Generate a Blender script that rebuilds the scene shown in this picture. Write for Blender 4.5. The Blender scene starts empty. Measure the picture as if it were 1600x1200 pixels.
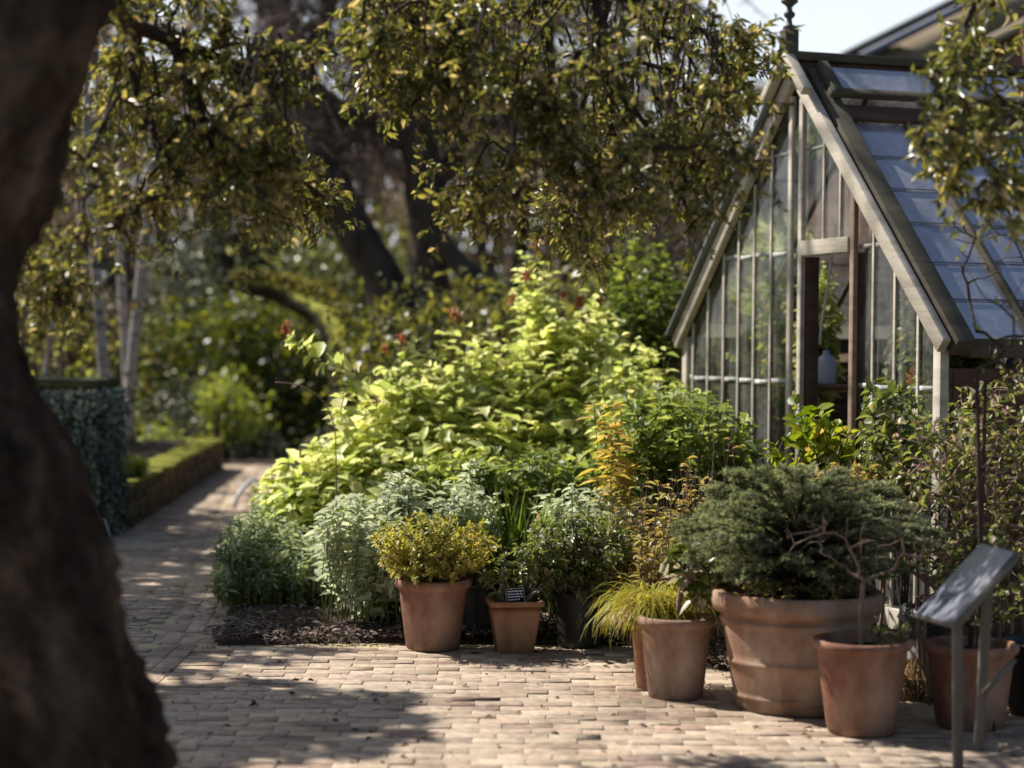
import bpy, math, random
import numpy as np
from mathutils import Vector, Matrix

R = np.random.default_rng(7)
random.seed(7)
scene = bpy.context.scene
COL = scene.collection
rad = math.radians

# ------------------------------------------------------------------ camera model (real camera, used to place things in metres)
F = 3000.0
CAM = np.array([0.0, 0.0, 1.5])
_p = math.atan(65 / F); _r = rad(0.5)
FW = np.array([0, math.cos(_p), -math.sin(_p)])
_rt = np.array([1.0, 0, 0]); _up = np.array([0, math.sin(_p), math.cos(_p)])
RT = _rt * math.cos(_r) + _up * math.sin(_r)
UP = _up * math.cos(_r) - _rt * math.sin(_r)

def ray(px, py):
    return FW + (px - 800) / F * RT - (py - 600) / F * UP
def P(px, py, Y):
    d = ray(px, py); return CAM + d * (Y / d[1])
def G(px, py, z=0.0):
    d = ray(px, py); return CAM + d * ((z - CAM[2]) / d[2])
def Parr(px, py, Y):
    d = FW[None] + ((px - 800) / F)[:, None] * RT[None] - ((py - 600) / F)[:, None] * UP[None]
    return CAM[None] + d * (Y / d[:, 1])[:, None]

saz = np.array([-.85, .527]); saz /= np.linalg.norm(saz); EL = rad(47)     # direction towards the sun
sun_dir = Vector((saz[0] * math.cos(EL), saz[1] * math.cos(EL), math.sin(EL)))
SUNV = np.array(sun_dir)

# ------------------------------------------------------------------ mesh helpers
class MB:
    def __init__(s): s.v = []; s.f = []; s.a = []; s.n = 0
    def add(s, v, faces, a=None):
        v = np.asarray(v, float).reshape(-1, 3)
        if len(v) == 0: return
        for f in faces:
            f = np.asarray(f, np.int64)
            if len(f): s.f.append(f + s.n)
        s.v.append(v)
        s.a.append(np.full(len(v), 0.5) if a is None else np.broadcast_to(np.asarray(a, float), (len(v),)))
        s.n += len(v)

OFF = {}
def build(name, mb, mat, parent=None, smooth=False, world=True, label=None, bevel=0):
    me = bpy.data.meshes.new(name)
    if mb.n:
        v = np.concatenate(mb.v)
        if parent is not None and world: v = v - OFF[parent.name]
        a = np.concatenate(mb.a)
        loops = np.concatenate([f.ravel() for f in mb.f])
        tot = np.concatenate([np.full(len(f), f.shape[1]) for f in mb.f])
        st = np.concatenate([[0], np.cumsum(tot)[:-1]])
        me.vertices.add(len(v)); me.vertices.foreach_set('co', v.astype(np.float32).ravel())
        me.loops.add(len(loops)); me.loops.foreach_set('vertex_index', loops.astype(np.int32))
        me.polygons.add(len(tot)); me.polygons.foreach_set('loop_start', st.astype(np.int32))
        me.polygons.foreach_set('loop_total', tot.astype(np.int32))
        me.update(calc_edges=True)
        at = me.attributes.new('rnd', 'FLOAT', 'POINT'); at.data.foreach_set('value', a.astype(np.float32))
        if smooth: me.polygons.foreach_set('use_smooth', np.ones(len(tot), bool))
        me.validate()
    me.materials.append(mat)
    o = bpy.data.objects.new(name, me); COL.objects.link(o)
    if parent is not None:
        o.parent = parent
        OFF[o.name] = OFF[parent.name] if world else np.zeros(3)
    else: OFF[o.name] = np.zeros(3)
    if label: o['label'] = label
    if bevel:
        m = o.modifiers.new('bevel', 'BEVEL'); m.width = bevel; m.segments = 2; m.limit_method = 'ANGLE'
    return o

def thing(name, label, cat, loc=(0, 0, 0), rotz=0, group=None):
    o = bpy.data.objects.new(name, None); COL.objects.link(o)
    o.empty_display_size = .1
    o.location = tuple(float(x) for x in loc); o.rotation_euler = (0, 0, rotz)
    OFF[o.name] = np.array(loc, float)
    return tag(o, label, cat, group)
def tag(o, label, cat, group=None, kind=None):
    if label: o['label'] = label
    if cat: o['category'] = cat
    if group: o['group'] = group
    if kind: o['kind'] = kind
    return o
def struct(name, mb, mat, **k):
    o = build(name, mb, mat, **k); o['kind'] = 'structure'; return o
def stuff(o, label, cat):
    return tag(o, label, cat, kind='stuff')

def norm(a):
    return a / np.maximum(np.linalg.norm(a, axis=-1, keepdims=True), 1e-9)

def box(mb, lo, hi, a=None):
    x0, y0, z0 = lo; x1, y1, z1 = hi
    v = [(x0,y0,z0),(x1,y0,z0),(x1,y1,z0),(x0,y1,z0),(x0,y0,z1),(x1,y0,z1),(x1,y1,z1),(x0,y1,z1)]
    mb.add(v, [[(0,3,2,1),(4,5,6,7),(0,1,5,4),(1,2,6,5),(2,3,7,6),(3,0,4,7)]], a)

def beam(mb, p0, p1, w, h, side, a=None):
    """bar from p0 to p1, width w along 'side' direction, height h along the third"""
    p0 = np.array(p0, float); p1 = np.array(p1, float)
    d = norm(p1 - p0); s = np.array(side, float); s = norm(s - d * s.dot(d)); u = np.cross(d, s)
    v = []
    for p in (p0, p1):
        for a_, b_ in ((-1,-1),(1,-1),(1,1),(-1,1)):
            v.append(p + s * a_ * w / 2 + u * b_ * h / 2)
    mb.add(v, [[(0,1,2,3),(7,6,5,4),(0,4,5,1),(1,5,6,2),(2,6,7,3),(3,7,4,0)]], a)

def tube(mb, pts, radii, sides=8, a=None, cap=True, rough=0, seed=0):
    pts = np.asarray(pts, float); n = len(pts)
    radii = np.broadcast_to(np.asarray(radii, float), (n,))
    t = np.gradient(pts, axis=0); t = norm(t)
    ref = np.array([0.3, 0.9, 0.2]) if abs(t[0].dot([0.3, .9, .2])) < .9 else np.array([1., 0, 0])
    x = norm(np.cross(t, ref)); y = np.cross(t, x)
    ang = np.linspace(0, 2 * np.pi, sides, endpoint=False)
    rr = np.ones((n, sides))
    if rough:
        rg = np.random.default_rng(seed); rr += rg.normal(0, rough, (n, sides))
    V = pts[:, None] + radii[:, None, None] * rr[..., None] * (np.cos(ang)[None, :, None] * x[:, None] + np.sin(ang)[None, :, None] * y[:, None])
    i = np.arange(n - 1)[:, None] * sides; j = np.arange(sides)[None]; j2 = (j + 1) % sides
    q = np.stack([i + j, i + j2, i + sides + j2, i + sides + j], -1).reshape(-1, 4)
    fs = [q]
    if cap:
        fs.append(np.arange(sides)[None, ::-1]); fs.append((np.arange(sides) + (n - 1) * sides)[None])
    mb.add(V.reshape(-1, 3), fs, a)

def segs(mb, p0, p1, r0, r1, sides=4, a=None):
    """many frusta at once"""
    p0 = np.asarray(p0, float); p1 = np.asarray(p1, float); m = len(p0)
    if m == 0: return
    d = norm(p1 - p0)
    ref = np.where(np.abs(d[:, 2:3]) < .9, np.array([[0, 0, 1.]]), np.array([[1., 0, 0]]))
    x = norm(np.cross(d, ref)); y = np.cross(d, x)
    ang = np.linspace(0, 2 * np.pi, sides, endpoint=False)
    ring = np.cos(ang)[None, :, None] * x[:, None] + np.sin(ang)[None, :, None] * y[:, None]
    V = np.concatenate([p0[:, None] + ring * np.asarray(r0).reshape(-1, 1, 1), p1[:, None] + ring * np.asarray(r1).reshape(-1, 1, 1)], 1)
    b = np.arange(m)[:, None] * (2 * sides); j = np.arange(sides)[None]; j2 = (j + 1) % sides
    q = np.stack([b + j, b + j2, b + sides + j2, b + sides + j], -1).reshape(-1, 4)
    if a is not None: a = np.repeat(np.broadcast_to(a, (m,)), 2 * sides)
    mb.add(V.reshape(-1, 3), [q], a)

def lathe(mb, c, prof, segs_=40, a=None, wob=0, squish=None):
    c = np.asarray(c, float); prof = np.asarray(prof, float); n = len(prof)
    ang = np.linspace(0, 2 * np.pi, segs_, endpoint=False)
    w = 1 + wob * np.sin(ang * 2 + 1.3) + wob * .6 * np.sin(ang * 3 + .4)
    V = np.zeros((n, segs_, 3))
    V[..., 0] = c[0] + prof[:, 0][:, None] * np.cos(ang) * w
    V[..., 1] = c[1] + prof[:, 0][:, None] * np.sin(ang) * w
    V[..., 2] = c[2] + prof[:, 1][:, None]
    i = np.arange(n - 1)[:, None] * segs_; j = np.arange(segs_)[None]; j2 = (j + 1) % segs_
    q = np.stack([i + j, i + j2, i + segs_ + j2, i + segs_ + j], -1).reshape(-1, 4)
    mb.add(V.reshape(-1, 3), [q], a)

# ------------------------------------------------------------------ leaves
def leaf_tpl(secs, fold=.25, curl=.15):
    """secs: list of (t, halfwidth) for inner sections"""
    V = [(0, 0, 0)]; Fq = []; Ft = []
    for (t, w) in secs:
        z = -curl * t * t
        V += [(-w, t, z + fold * w), (0, t, z), (w, t, z + fold * w)]
    V.append((0, 1, -curl)); n = len(V) - 1
    Ft += [(0, 2, 1), (0, 3, 2)]
    for k in range(len(secs) - 1):
        b = 1 + 3 * k
        Fq += [(b, b + 1, b + 4, b + 3), (b + 1, b + 2, b + 5, b + 4)]
    b = 1 + 3 * (len(secs) - 1)
    Ft += [(b, b + 1, n), (b + 1, b + 2, n)]
    return np.array(V, float), ([np.array(Fq)] if Fq else []) + [np.array(Ft)]
OVAL = leaf_tpl([(.2, .32), (.45, .5), (.75, .33)], .3, .25)
LANCE = leaf_tpl([(.3, .5), (.65, .42)], .35, .2)
ROUND = leaf_tpl([(.18, .38), (.5, .52), (.85, .33)], .2, .1)
SIMPLE = leaf_tpl([(.45, .5)], .3, .2)
QUAD = (np.array([(0, 0, 0), (.5, .45, .06), (0, 1, -.1), (-.5, .5, .06)], float), [np.array([(0, 1, 2, 3)])])

def scatter(mb, tpl, Pp, D, N, L, W, rnd):
    m = len(Pp)
    if m == 0: return
    V0, Fs = tpl; k = len(V0)
    D = norm(D); X = norm(np.cross(D, N)); N = np.cross(X, D)
    L = np.broadcast_to(L, (m,)); W = np.broadcast_to(W, (m,))
    V = (Pp[:, None] + V0[None, :, 0:1] * (X * W[:, None])[:, None] + V0[None, :, 1:2] * (D * L[:, None])[:, None]
         + V0[None, :, 2:3] * (N * np.minimum(L, W * 2.5)[:, None])[:, None])
    b = (np.arange(m) * k)[:, None, None]
    mb.add(V.reshape(-1, 3), [(f[None] + b).reshape(-1, f.shape[1]) for f in Fs], np.repeat(np.broadcast_to(rnd, (m,)), k))

def inpoly(x, y, poly):
    c = np.zeros(len(x), bool); n = len(poly); j = n - 1
    for i in range(n):
        xi, yi = poly[i]; xj, yj = poly[j]
        c ^= ((yi > y) != (yj > y)) & (x < (xj - xi) * (y - yi) / (yj - yi + 1e-9) + xi); j = i
    return c
def poly_pts(rg, poly, Y0, Y1, n):
    """n points spread through a volume whose outline is known in the photo"""
    pl = np.array(poly, float); lo = pl.min(0); hi = pl.max(0); out = []; got = 0
    while got < n:
        x = rg.uniform(lo[0], hi[0], n * 3); y = rg.uniform(lo[1], hi[1], n * 3)
        k = inpoly(x, y, poly); x = x[k]; y = y[k]; out.append(np.stack([x, y], 1)); got += len(x)
    q = np.concatenate(out)[:n]
    return Parr(q[:, 0], q[:, 1], rg.uniform(Y0, Y1, n))

def stems(rg, base, tgt, arch=.35, k=8, jit=.02):
    """curves rising from base points and bending over to targets"""
    n = len(tgt); t = np.linspace(0, 1, k)[None, :, None]
    mid = base * .45 + tgt * .55
    mid[:, :2] = base[:, :2] * (.5 + arch / 2) + tgt[:, :2] * (.5 - arch / 2)
    mid[:, 2] = base[:, 2] + (tgt[:, 2] - base[:, 2]) * (.62 + arch * .3)
    mid += rg.normal(0, jit, mid.shape) * 2
    c = (1 - t) ** 2 * base[:, None] + 2 * t * (1 - t) * mid[:, None] + t ** 2 * tgt[:, None]
    w = rg.normal(0, jit * .4, c.shape); w[:, 0] = 0
    return c + w
def curve_mesh(mb, C, r0, r1, sides=3, a=None):
    n, k, _ = C.shape
    rr = np.linspace(r0, r1, k)
    segs(mb, C[:, :-1].reshape(-1, 3), C[:, 1:].reshape(-1, 3), np.tile(rr[:-1], n), np.tile(rr[1:], n), sides, a)
def sample_curves(rg, C, per, t0=.35, t1=1.0, pw=1.0):
    n, k, _ = C.shape
    idx = np.repeat(np.arange(n), per); m = len(idx)
    t = t0 + (t1 - t0) * rg.uniform(0, 1, m) ** pw
    x = t * (k - 1); i = np.clip(x.astype(int), 0, k - 2); fr = (x - i)[:, None]
    a = C[idx, i]; b = C[idx, i + 1]
    return a + (b - a) * fr, norm(b - a), t
def perp_rand(rg, T):
    v = rg.normal(0, 1, T.shape); v -= T * (v * T).sum(-1, keepdims=True); return norm(v)
def leaves_on(mb, rg, C, per, tpl, L, W, t0=.35, spread=1.1, droop=.25, up=.8, sj=.25, pw=.8, rb=None, sunb=.55):
    p, T, t = sample_curves(rg, C, per, t0, 1.0, pw)
    m = len(p); S = perp_rand(rg, T)
    D = T * math.cos(spread) + S * math.sin(spread) + rg.normal(0, .2, (m, 3)); D[:, 2] -= droop
    N = T * .6 + rg.normal(0, .45, (m, 3)) + SUNV * sunb; N[:, 2] += up * .6
    s = np.clip(rg.normal(1, sj, m), .45, 1.6) * (1.0 - .35 * np.clip((t - .8) / .2, 0, 1))
    rnd = np.clip(rg.uniform(0, 1, m) if rb is None else rb + rg.normal(0, .18, m), 0, 1)
    scatter(mb, tpl, p, D, N, L * s, W * s, rnd)

# ------------------------------------------------------------------ tree growth
def grow(rg, trunk, targets, step=.25, jit=.08, bias=.12, sag=0.0):
    """connects every target to the nearest point of the skeleton grown so far"""
    trunk = np.asarray(trunk, float)
    pos = [p for p in trunk]; par = [-1] + list(range(len(trunk) - 1))
    cap = len(trunk) + len(targets) * 40
    A = np.zeros((cap, 3)); A[:len(trunk)] = trunk; Lg = np.zeros(cap); n = len(trunk)
    Lg[1:n] = np.cumsum(np.linalg.norm(np.diff(trunk, axis=0), axis=1))
    par = list(par)
    lo = max(1, int(len(trunk) * .3))
    order = np.argsort(np.linalg.norm(targets - trunk[-1], axis=1))
    tips = []
    for ti in order:
        T = targets[ti]
        d = np.linalg.norm(A[:n] - T, axis=1) + bias * Lg[:n]
        d[:lo] += 50
        i = int(np.argmin(d)); p = A[i]
        L = np.linalg.norm(T - p); m = int(min(38, max(2, math.ceil(L / step))))
        if n + m >= cap: break
        rv = rg.normal(0, 1, 3); rv2 = rg.normal(0, 1, 3)
        last = i
        for k in range(1, m + 1):
            s = k / m
            q = p + (T - p) * s + (math.sin(math.pi * s) * jit * L) * rv + (math.sin(2 * math.pi * s) * jit * .5 * L) * rv2
            q[2] += sag * L * math.sin(math.pi * s)
            A[n] = q; par.append(last); Lg[n] = Lg[last] + L / m; last = n; n += 1
        tips.append(last)
    par = np.array(par); A = A[:n]
    cnt = np.zeros(n)
    for t in tips: cnt[t] += 1
    for k in range(n - 1, 0, -1): cnt[par[k]] += cnt[k]
    return A, par, cnt, tips
def tree_mesh(mb, A, par, cnt, r_tip, pw=.45, rmax=1, sides=5, lo=0, a=None):
    r = np.minimum(r_tip * np.maximum(cnt, 1) ** pw, rmax)
    k = np.arange(1, len(A)); k = k[k >= lo]
    segs(mb, A[par[k]], A[k], np.minimum(r[par[k]], r[k] * 1.5), r[k], sides, a)
def tip_curves(A, par, tips, k=5):
    out = []
    for t in tips:
        c = [t]
        while len(c) < k:
            q = par[c[-1]]
            c.append(q if q >= 0 else c[-1])
        out.append(A[c[::-1]])
    return np.array(out)

# ------------------------------------------------------------------ materials
def mat(name):
    m = bpy.data.materials.new(name); m.use_nodes = True
    nt = m.node_tree; nt.nodes.clear()
    out = nt.nodes.new('ShaderNodeOutputMaterial')
    return m, nt, out
def nd(nt, typ, **k):
    n = nt.nodes.new(typ)
    for a, v in k.items():
        if a in ('operation', 'blend_type', 'data_type', 'attribute_name', 'noise_dimensions', 'distance', 'feature', 'mode'): setattr(n, a, v)
        else: n.inputs[a.replace('_', ' ')].default_value = v
    return n
def ramp(nt, fac, stops):
    r = nt.nodes.new('ShaderNodeValToRGB'); e = r.color_ramp.elements
    while len(e) < len(stops): e.new(.5)
    for el, (p, c) in zip(e, stops): el.position = p; el.color = (*c, 1)
    nt.links.new(fac, r.inputs['Fac']); return r.outputs['Color']
def noise(nt, scale, detail=4, rough=.55, coord='Object', stretch=None, dist=0):
    tc = nt.nodes.new('ShaderNodeTexCoord'); o = tc.outputs[coord]
    if stretch:
        mp = nt.nodes.new('ShaderNodeMapping'); mp.inputs['Scale'].default_value = stretch
        nt.links.new(o, mp.inputs['Vector']); o = mp.outputs['Vector']
    n = nt.nodes.new('ShaderNodeTexNoise'); n.inputs['Scale'].default_value = scale
    n.inputs['Detail'].default_value = detail; n.inputs['Roughness'].default_value = rough; n.inputs['Distortion'].default_value = dist
    nt.links.new(o, n.inputs['Vector']); return n.outputs['Fac']
def mixc(nt, fac, a, b, mode='MIX'):
    m = nt.nodes.new('ShaderNodeMix'); m.data_type = 'RGBA'; m.blend_type = mode
    for s, v in ((m.inputs[0], fac), (m.inputs[6], a), (m.inputs[7], b)):
        if isinstance(v, (int, float)): s.default_value = v
        elif isinstance(v, tuple): s.default_value = (*v, 1)
        else: nt.links.new(v, s)
    return m.outputs[2]
def attr(nt):
    n = nt.nodes.new('ShaderNodeAttribute'); n.attribute_name = 'rnd'; return n.outputs['Fac']
def mathn(nt, op, a, b=None):
    m = nt.nodes.new('ShaderNodeMath'); m.operation = op
    for s, v in ((m.inputs[0], a), (m.inputs[1], b)):
        if v is None: continue
        if isinstance(v, (int, float)): s.default_value = v
        else: nt.links.new(v, s)
    return m.outputs[0]
def principled(nt, out, col, rough=.7, spec=.3, bump=None, bstr=.3, bdist=.02, metal=0):
    b = nt.nodes.new('ShaderNodeBsdfPrincipled')
    if isinstance(col, tuple): b.inputs['Base Color'].default_value = (*col, 1)
    else: nt.links.new(col, b.inputs['Base Color'])
    if isinstance(rough, (int, float)): b.inputs['Roughness'].default_value = rough
    else: nt.links.new(rough, b.inputs['Roughness'])
    b.inputs['Specular IOR Level'].default_value = spec; b.inputs['Metallic'].default_value = metal
    if bump is not None:
        bp = nt.nodes.new('ShaderNodeBump'); bp.inputs['Strength'].default_value = bstr; bp.inputs['Distance'].default_value = bdist
        nt.links.new(bump, bp.inputs['Height']); nt.links.new(bp.outputs['Normal'], b.inputs['Normal'])
    if out is not None: nt.links.new(b.outputs[0], out.inputs[0])
    return b

def leafmat(name, stops, trans=.45, tgain=1.6, ttint=(1.0, .95, .35), rough=.42, spec=.35):
    m, nt, out = mat(name)
    c = ramp(nt, attr(nt), stops)
    n = noise(nt, 2.2, 2)
    c = mixc(nt, 1.0, c, ramp(nt, n, [(.3, (.62, .66, .6)), (.7, (1.15, 1.12, 1.0))]), 'MULTIPLY')
    b = principled(nt, None, c, rough, spec)
    t = nt.nodes.new('ShaderNodeBsdfTranslucent')
    tc = mixc(nt, 1.0, c, tuple(min(x * tgain, 4) for x in ttint), 'MULTIPLY')
    nt.links.new(tc, t.inputs[0])
    mx = nt.nodes.new('ShaderNodeMixShader'); mx.inputs[0].default_value = trans
    nt.links.new(b.outputs[0], mx.inputs[1]); nt.links.new(t.outputs[0], mx.inputs[2]); nt.links.new(mx.outputs[0], out.inputs[0])
    return m

def simple(name, c1, c2, scale=6, rough=.75, spec=.25, bstr=.3, bdist=.02, stretch=None, c3=None, detail=5, metal=0, useattr=0, stops=(.28, .5, .72)):
    m, nt, out = mat(name)
    n = noise(nt, scale, detail, .6, stretch=stretch)
    st = [(.3, c1), (.7, c2)] if c3 is None else list(zip(stops, (c1, c2, c3)))
    c = ramp(nt, n, st)
    if useattr:
        c = mixc(nt, 1.0, c, ramp(nt, attr(nt), [(0, (1 - useattr,) * 3), (1, (1 + useattr,) * 3)]), 'MULTIPLY')
    n2 = noise(nt, scale * 5, 4, .6, stretch=stretch)
    principled(nt, out, c, rough, spec, mathn(nt, 'ADD', n, mathn(nt, 'MULTIPLY', n2, .5)), bstr, bdist, metal)
    return m

M = {}
M['bark_fore'] = simple('bark_fore', (.022, .016, .013), (.06, .043, .034), 6, .95, .05, 1.0, .12, (1, 1, .5), (.15, .11, .085), stops=(.34, .5, .68))
M['bark'] = simple('bark', (.06, .048, .04), (.16, .13, .11), 7, .9, .1, .8, .04, (1, 1, .3))
M['twig'] = simple('twig', (.035, .022, .02), (.07, .05, .042), 12, .8, .2, .2, .01)
M['twig_pale'] = simple('twig_pale', (.16, .11, .085), (.28, .2, .15), 12, .8, .2, .2, .01)
M['stem_green'] = simple('stem_green', (.1, .13, .03), (.18, .2, .06), 9, .6, .3, .2, .01)
M['haze_twig'] = simple('haze_twig', (.14, .11, .10), (.25, .2, .18), 3, .9, .1, .1, .01)
m, nt, out = mat('moss_bark')
g = nt.nodes.new('ShaderNodeNewGeometry'); sp = nt.nodes.new('ShaderNodeSeparateXYZ'); nt.links.new(g.outputs['Normal'], sp.inputs[0])
nn = noise(nt, 5, 5)
fz = mathn(nt, 'ADD', sp.outputs['Z'], mathn(nt, 'SUBTRACT', nn, .45))
c = ramp(nt, fz, [(.0, (.035, .028, .02)), (.2, (.09, .09, .03)), (.5, (.36, .36, .07))])
principled(nt, out, c, .95, .1, noise(nt, 30, 4), .8, .04); M['moss_bark'] = m
m, nt, out = mat('birch_bark')
n = noise(nt, 5, 4, .6, stretch=(1, 1, 3)); c = ramp(nt, n, [(.36, (.07, .055, .05)), (.46, (.40, .35, .33)), (.8, (.55, .5, .47))])
principled(nt, out, c, .75, .2, n, .2, .01); M['birch_bark'] = m

# leaves
M['lime'] = leafmat('leaf_lime', [(0, (.45, .54, .13)), (.4, (.75, .78, .29)), (.8, (.88, .89, .5)), (1, (.93, .86, .46))], .56, 1.08, (1, 1, .85))
M['limegreen'] = leafmat('leaf_limegreen', [(0, (.22, .29, .08)), (.5, (.43, .5, .16)), (1, (.7, .71, .32))], .5, 1.5, (1, .98, .4))
M['oak'] = leafmat('leaf_oak', [(0, (.045, .055, .02)), (.45, (.155, .165, .055)), (.8, (.33, .32, .12)), (1, (.6, .46, .38))], .45, 1.6, (1.0, .94, .45), .3, .7)
M['sage'] = leafmat('leaf_sage', [(0, (.52, .57, .44)), (.5, (.72, .75, .61)), (1, (.88, .88, .76))], .48, 1.08, (1, 1, .8), .7, .15)
M['silver'] = leafmat('leaf_silver', [(0, (.3, .37, .27)), (.5, (.5, .56, .44)), (1, (.68, .72, .6))], .35, 1.3, (1, 1, .6), .7, .15)
M['yellowbush'] = leafmat('leaf_yellowbush', [(0, (.27, .28, .06)), (.5, (.5, .5, .13)), (.85, (.66, .62, .24)), (1, (.68, .52, .38))], .45, 1.4, (1, .9, .4))
M['darkshrub'] = leafmat('leaf_darkshrub', [(0, (.1, .13, .055)), (.6, (.2, .24, .1)), (.9, (.34, .35, .17)), (1, (.46, .36, .28))], .4, 1.5, (1, .95, .4), .38, .5)
M['grass'] = leafmat('leaf_grass', [(0, (.26, .27, .04)), (.5, (.5, .48, .08)), (.85, (.62, .54, .12)), (1, (.6, .36, .18))], .5, 1.4, (1, .92, .4))
M['sword'] = leafmat('leaf_sword', [(0, (.05, .09, .02)), (.6, (.14, .2, .04)), (1, (.3, .34, .09))], .4, 1.5, (1, .95, .4), .35, .4)
M['gold'] = leafmat('leaf_gold', [(0, (.4, .33, .1)), (.5, (.62, .54, .18)), (1, (.7, .56, .3))], .5, 1.3, (1, .85, .4))
M['dryleaf'] = leafmat('leaf_dry', [(0, (.3, .2, .1)), (.5, (.5, .42, .18)), (.8, (.5, .52, .2)), (1, (.62, .46, .4))], .42, 1.4, (1, .85, .45))
M['variegated'] = leafmat('leaf_variegated', [(0, (.1, .16, .03)), (.45, (.3, .34, .07)), (.6, (.6, .52, .46)), (1, (.72, .62, .58))], .35, 1.2, (1, .95, .7), .35, .4)
M['conifer'] = leafmat('leaf_conifer', [(0, (.06, .075, .055)), (.4, (.23, .265, .185)), (.8, (.5, .53, .36)), (1, (.7, .7, .47))], .34, 1.4, (1, 1, .6), .55, .25)
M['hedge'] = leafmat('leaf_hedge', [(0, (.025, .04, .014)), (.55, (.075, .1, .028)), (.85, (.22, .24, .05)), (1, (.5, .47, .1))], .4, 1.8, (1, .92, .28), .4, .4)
M['bgbright'] = leafmat('leaf_bgbright', [(0, (.15, .2, .05)), (.5, (.34, .39, .1)), (.85, (.5, .54, .2)), (1, (.7, .7, .45))], .45, 1.6, (1, .95, .4), .35, .5)
M['bggreen'] = leafmat('leaf_bggreen', [(0, (.05, .055, .03)), (.5, (.13, .14, .06)), (1, (.34, .33, .14))], .4, 1.6, (1, .92, .35), .4, .4)
M['bgbrown'] = leafmat('leaf_bgbrown', [(0, (.15, .122, .113)), (.5, (.28, .23, .21)), (1, (.45, .375, .32))], .3, 1.4, (1, .85, .6), .7, .2)
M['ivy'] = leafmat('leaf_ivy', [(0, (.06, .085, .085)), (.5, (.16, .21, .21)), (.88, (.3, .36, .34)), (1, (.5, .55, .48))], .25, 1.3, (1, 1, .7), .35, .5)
M['climber'] = leafmat('leaf_climber', [(0, (.05, .075, .02)), (.5, (.14, .18, .05)), (1, (.34, .38, .12))], .45, 1.4, (1, .98, .45))
M['roundlime'] = leafmat('leaf_roundlime', [(0, (.1, .16, .015)), (.5, (.24, .3, .03)), (.9, (.38, .4, .06)), (1, (.5, .35, .25))], .5, 1.5, (1, .95, .35))
M['flower_red'] = leafmat('flower_red', [(0, (.3, .09, .05)), (.6, (.5, .2, .12)), (1, (.62, .38, .28))], .4, 1.2, (1, .7, .5))
M['flower_pink'] = leafmat('flower_pink', [(0, (.55, .2, .25)), (.5, (.68, .36, .4)), (1, (.75, .62, .62))], .4, 1.1, (1, .9, .9))

M['laurel'] = leafmat('leaf_laurel', [(0, (.05, .06, .03)), (.5, (.14, .155, .07)), (.85, (.32, .33, .16)), (1, (.75, .74, .6))], .4, 1.5, (1, .97, .5), .3, .6)
M['mossleaf'] = leafmat('moss_tufts', [(0, (.06, .06, .02)), (.5, (.17, .155, .05)), (1, (.42, .37, .13))], .35, 1.3, (1, .95, .5), .7, .2)
M['mixedleaf'] = leafmat('leaf_mixed', [(0, (.06, .085, .03)), (.45, (.2, .24, .08)), (.75, (.4, .42, .14)), (1, (.66, .52, .48))], .45, 1.4, (1, .97, .5), .36, .5)
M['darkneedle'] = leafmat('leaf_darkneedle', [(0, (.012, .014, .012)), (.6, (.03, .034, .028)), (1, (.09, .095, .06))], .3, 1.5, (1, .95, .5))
M['hedgebrown'] = leafmat('leaf_hedgebrown', [(0, (.04, .03, .022)), (.55, (.11, .085, .05)), (.85, (.2, .17, .07)), (1, (.5, .44, .12))], .35, 1.6, (1, .9, .4))
M['greygreen'] = leafmat('leaf_greygreen', [(0, (.05, .055, .045)), (.6, (.13, .14, .12)), (1, (.36, .38, .33))], .35, 1.4, (1, 1, .7))
# terracotta
def terracotta(name, a, b, bloom):
    m, nt, out = mat(name)
    n = noise(nt, 4, 6, .65); c = ramp(nt, n, [(.3, a), (.7, b)])
    n2 = noise(nt, 2.3, 5, .7, stretch=(1, 1, .6))
    c = mixc(nt, ramp(nt, n2, [(.42, (0, 0, 0)), (.62, (.85, .85, .85))]), c, bloom)
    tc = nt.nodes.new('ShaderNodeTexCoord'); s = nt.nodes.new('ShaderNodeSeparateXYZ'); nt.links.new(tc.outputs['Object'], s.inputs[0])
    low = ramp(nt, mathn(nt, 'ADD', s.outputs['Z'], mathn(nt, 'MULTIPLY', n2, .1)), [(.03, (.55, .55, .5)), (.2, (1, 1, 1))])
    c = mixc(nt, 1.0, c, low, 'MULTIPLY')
    drip = noise(nt, 9, 5, .7, stretch=(1, 1, .3)); c = mixc(nt, 1.0, c, ramp(nt, drip, [(.36, (.86, .86, .83)), (.5, (1, 1, 1)), (.66, (1.08, 1.09, 1.08))]), 'MULTIPLY')
    sp_n = noise(nt, 22, 6, .75); c = mixc(nt, ramp(nt, sp_n, [(.58, (0, 0, 0)), (.68, (.5, .5, .5))]), c, (.2, .19, .12))
    n3 = noise(nt, 60, 4); n4 = noise(nt, 14, 4, stretch=(.3, .3, 3))
    principled(nt, out, c, .85, .2, mathn(nt, 'ADD', n3, n4), .22, .006); return m
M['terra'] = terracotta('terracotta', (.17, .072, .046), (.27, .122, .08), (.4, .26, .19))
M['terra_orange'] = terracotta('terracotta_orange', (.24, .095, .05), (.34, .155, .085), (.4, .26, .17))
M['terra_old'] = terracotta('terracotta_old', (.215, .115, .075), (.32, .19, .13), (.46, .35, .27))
M['black_plastic'] = simple('black_plastic', (.018, .018, .02), (.035, .034, .036), 4, .5, .4, .1, .01)
M['soil'] = simple('potting_soil', (.015, .011, .008), (.06, .042, .03), 30, .95, .1, 1, .03)
M['soil_bed'] = simple('garden_soil', (.02, .015, .012), (.075, .055, .045), 14, .95, .1, 1, .04, None, (.05, .05, .025))
M['chips'] = simple('bark_chips', (.05, .036, .03), (.19, .14, .115), 5, .85, .2, .4, .02, None, (.4, .32, .27), useattr=.6)
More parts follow.
